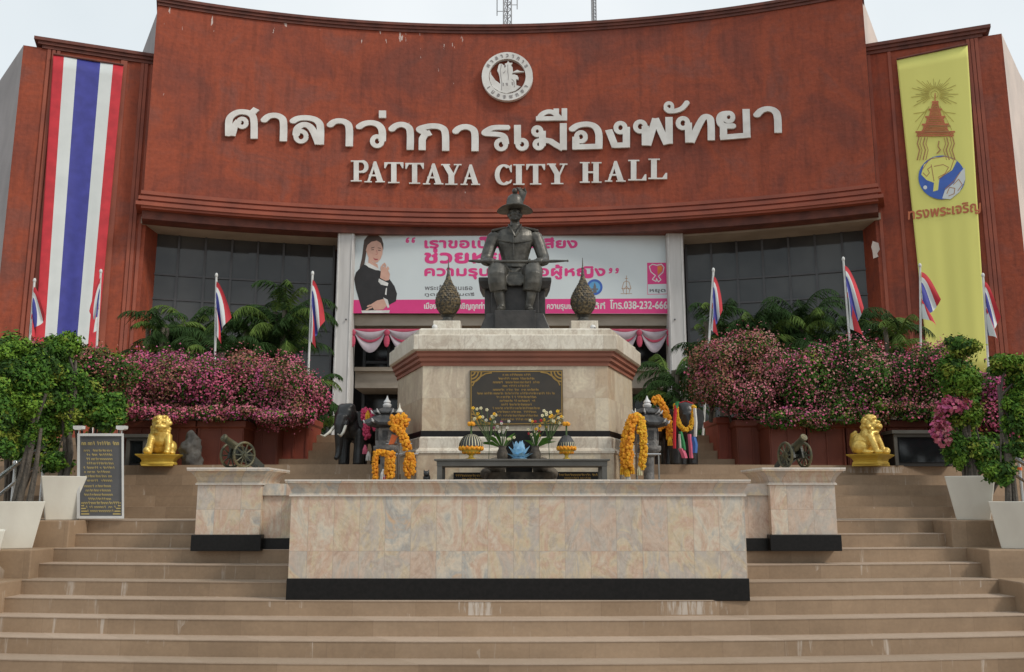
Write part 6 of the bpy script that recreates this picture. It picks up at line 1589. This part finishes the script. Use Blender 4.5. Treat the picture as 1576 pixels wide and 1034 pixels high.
def spray(lab, px, py, cols, seed, side):
    p = at(px, 704, YTb + .05); t = thing('flower_spray', lab, 'flowers', (p.x, YTb + .05, tz), group='loose flower sprays behind the leaf bowls'); rnd = random.Random(seed)
    c = at(px + side * 12, py, YTb + .05) - Vector(t.location); st = MB(); fl = [MB() for _ in cols]
    for i in range(16):
        tip = c + Vector((rnd.uniform(-.17, .17), rnd.uniform(-.06, .06), rnd.uniform(-.08, .1))); st.tube([(side * .16, .05, 0), (side * .17, .03, .2), tip], .004, 5)
        j = rnd.randrange(len(cols))
        for k in range(5): b = 2 * pi * k / 5; fl[j].ball(tip + Vector((.012 * cos(b), 0, .012 * sin(b))), .010, 6, 4)
    st.build('stem', 'stem_green', t)
    for b, c_ in zip(fl, cols): b.build('blossom', c_, t, smooth=True)
spray('spray of cream, yellow and white flowers behind the large leaf bowl', 732, 638, ['cream_flower', 'marigold_yellow', 'ivory', 'cream_flower'], 5, 1)
spray('spray of yellow and cream flowers behind the smaller leaf bowl', 866, 643, ['marigold_yellow', 'cream_flower'], 6, -1)
# stone incense urn behind the table
p = at(799, 735, 11.75); q = MB(); q.lathe([(.2, 0), (.26, .05), (.22, .12), (.32, .25), (.43, .42), (.46, .52), (.44, .58), (.37, .58), (.33, .5)], n=28)
for i in range(14): a = 2 * pi * i / 14; q.ball((.42 * cos(a), .42 * sin(a), .42), (.08, .08, .12), 8, 6)
un = thing('incense_urn', 'large round carved stone urn behind the offering table', 'urn', (p.x, 11.72, 1.2)); q.build('bowl', 'urn_stone', un, smooth=True)
q = MB(); q.box((-.17, .05, .55), (.17, .1, 1.06)); q.build('back_slab', 'black_granite', un)
q = MB()
for s in (-1, 1):
    q = MB(); q.ball((s * .30, 0, .64), (.13, .13, .14), 10, 8); q.ball((s * .38, 0, .57), (.12, .12, .09), 10, 8)
    q.build('rim_carving', 'urn_stone', un, smooth=True)
# small name plates on the monument base
def plate_(lab, a, b, y0, y1):
    t = thing('name_plate', lab, 'plaque', at((a + b) / 2, y1, 11.99)); O = t.location
    q = MB(); q.plate([[(a, y1), (b, y1), (b, y0), (a, y0)]], [], lambda x, y, d: at(x, y, 12.03 - d), .03); q.build('panel', 'black_granite', t, O)
    rnd = random.Random(a); q = MB(); q.plate([], glyph_row(rnd, a + 3, b - 3, y0 + 6.5, 2.6, 2.9) + glyph_row(rnd, a + 12, b - 12, y0 + 11.2, 2.2, 2.8), lambda x, y, d: at(x, y, 11.999 - d), .003); q.build('writing', 'gold_letter', t, O)
plate_('small black name plate with gold writing under the table, nearer the tusked elephant', 698, 764, 727, 741)
plate_('small black name plate with gold writing under the table, nearer the ribboned elephant', 857, 922, 726, 741)
# small dark cat figurine and bell jar
p = at(660, 737, 11.3); ct = thing('cat_figurine', 'tiny dark cat figurine standing on the wall beside the table leg', 'figurine', (p.x, 11.0, 1.2)); q = MB(); zc = at(660, 729, 11.0).z - 1.2
q.tube([(0, 0, 0), (0, 0, zc - .08)], .02, 8)
q.ball((0, .02, zc - .05), (.045, .06, .055)); q.ball((0, -.03, zc + .0), (.036, .036, .034))
for s in (-1, 1): q.tube([(s * .024, -.03, zc + .02), (s * .03, -.03, zc + .055)], [.014, .003], 6)
o = fused('cat_body', q, 'elephant_black', ct, .006, 1)
p = at(1008, 735, 11.9); q = MB(); q.lathe([(.11, 0), (.115, .36), (.10, .44), (.05, .49), (.01, .5)], n=18); o = q.build('grey_jar', 'lantern_stone', None, smooth=True); o.location = (p.x + .02, 11.75, 1.2); tag(o, 'rounded grey stone jar in front of the lantern near the ribboned elephant', 'jar')
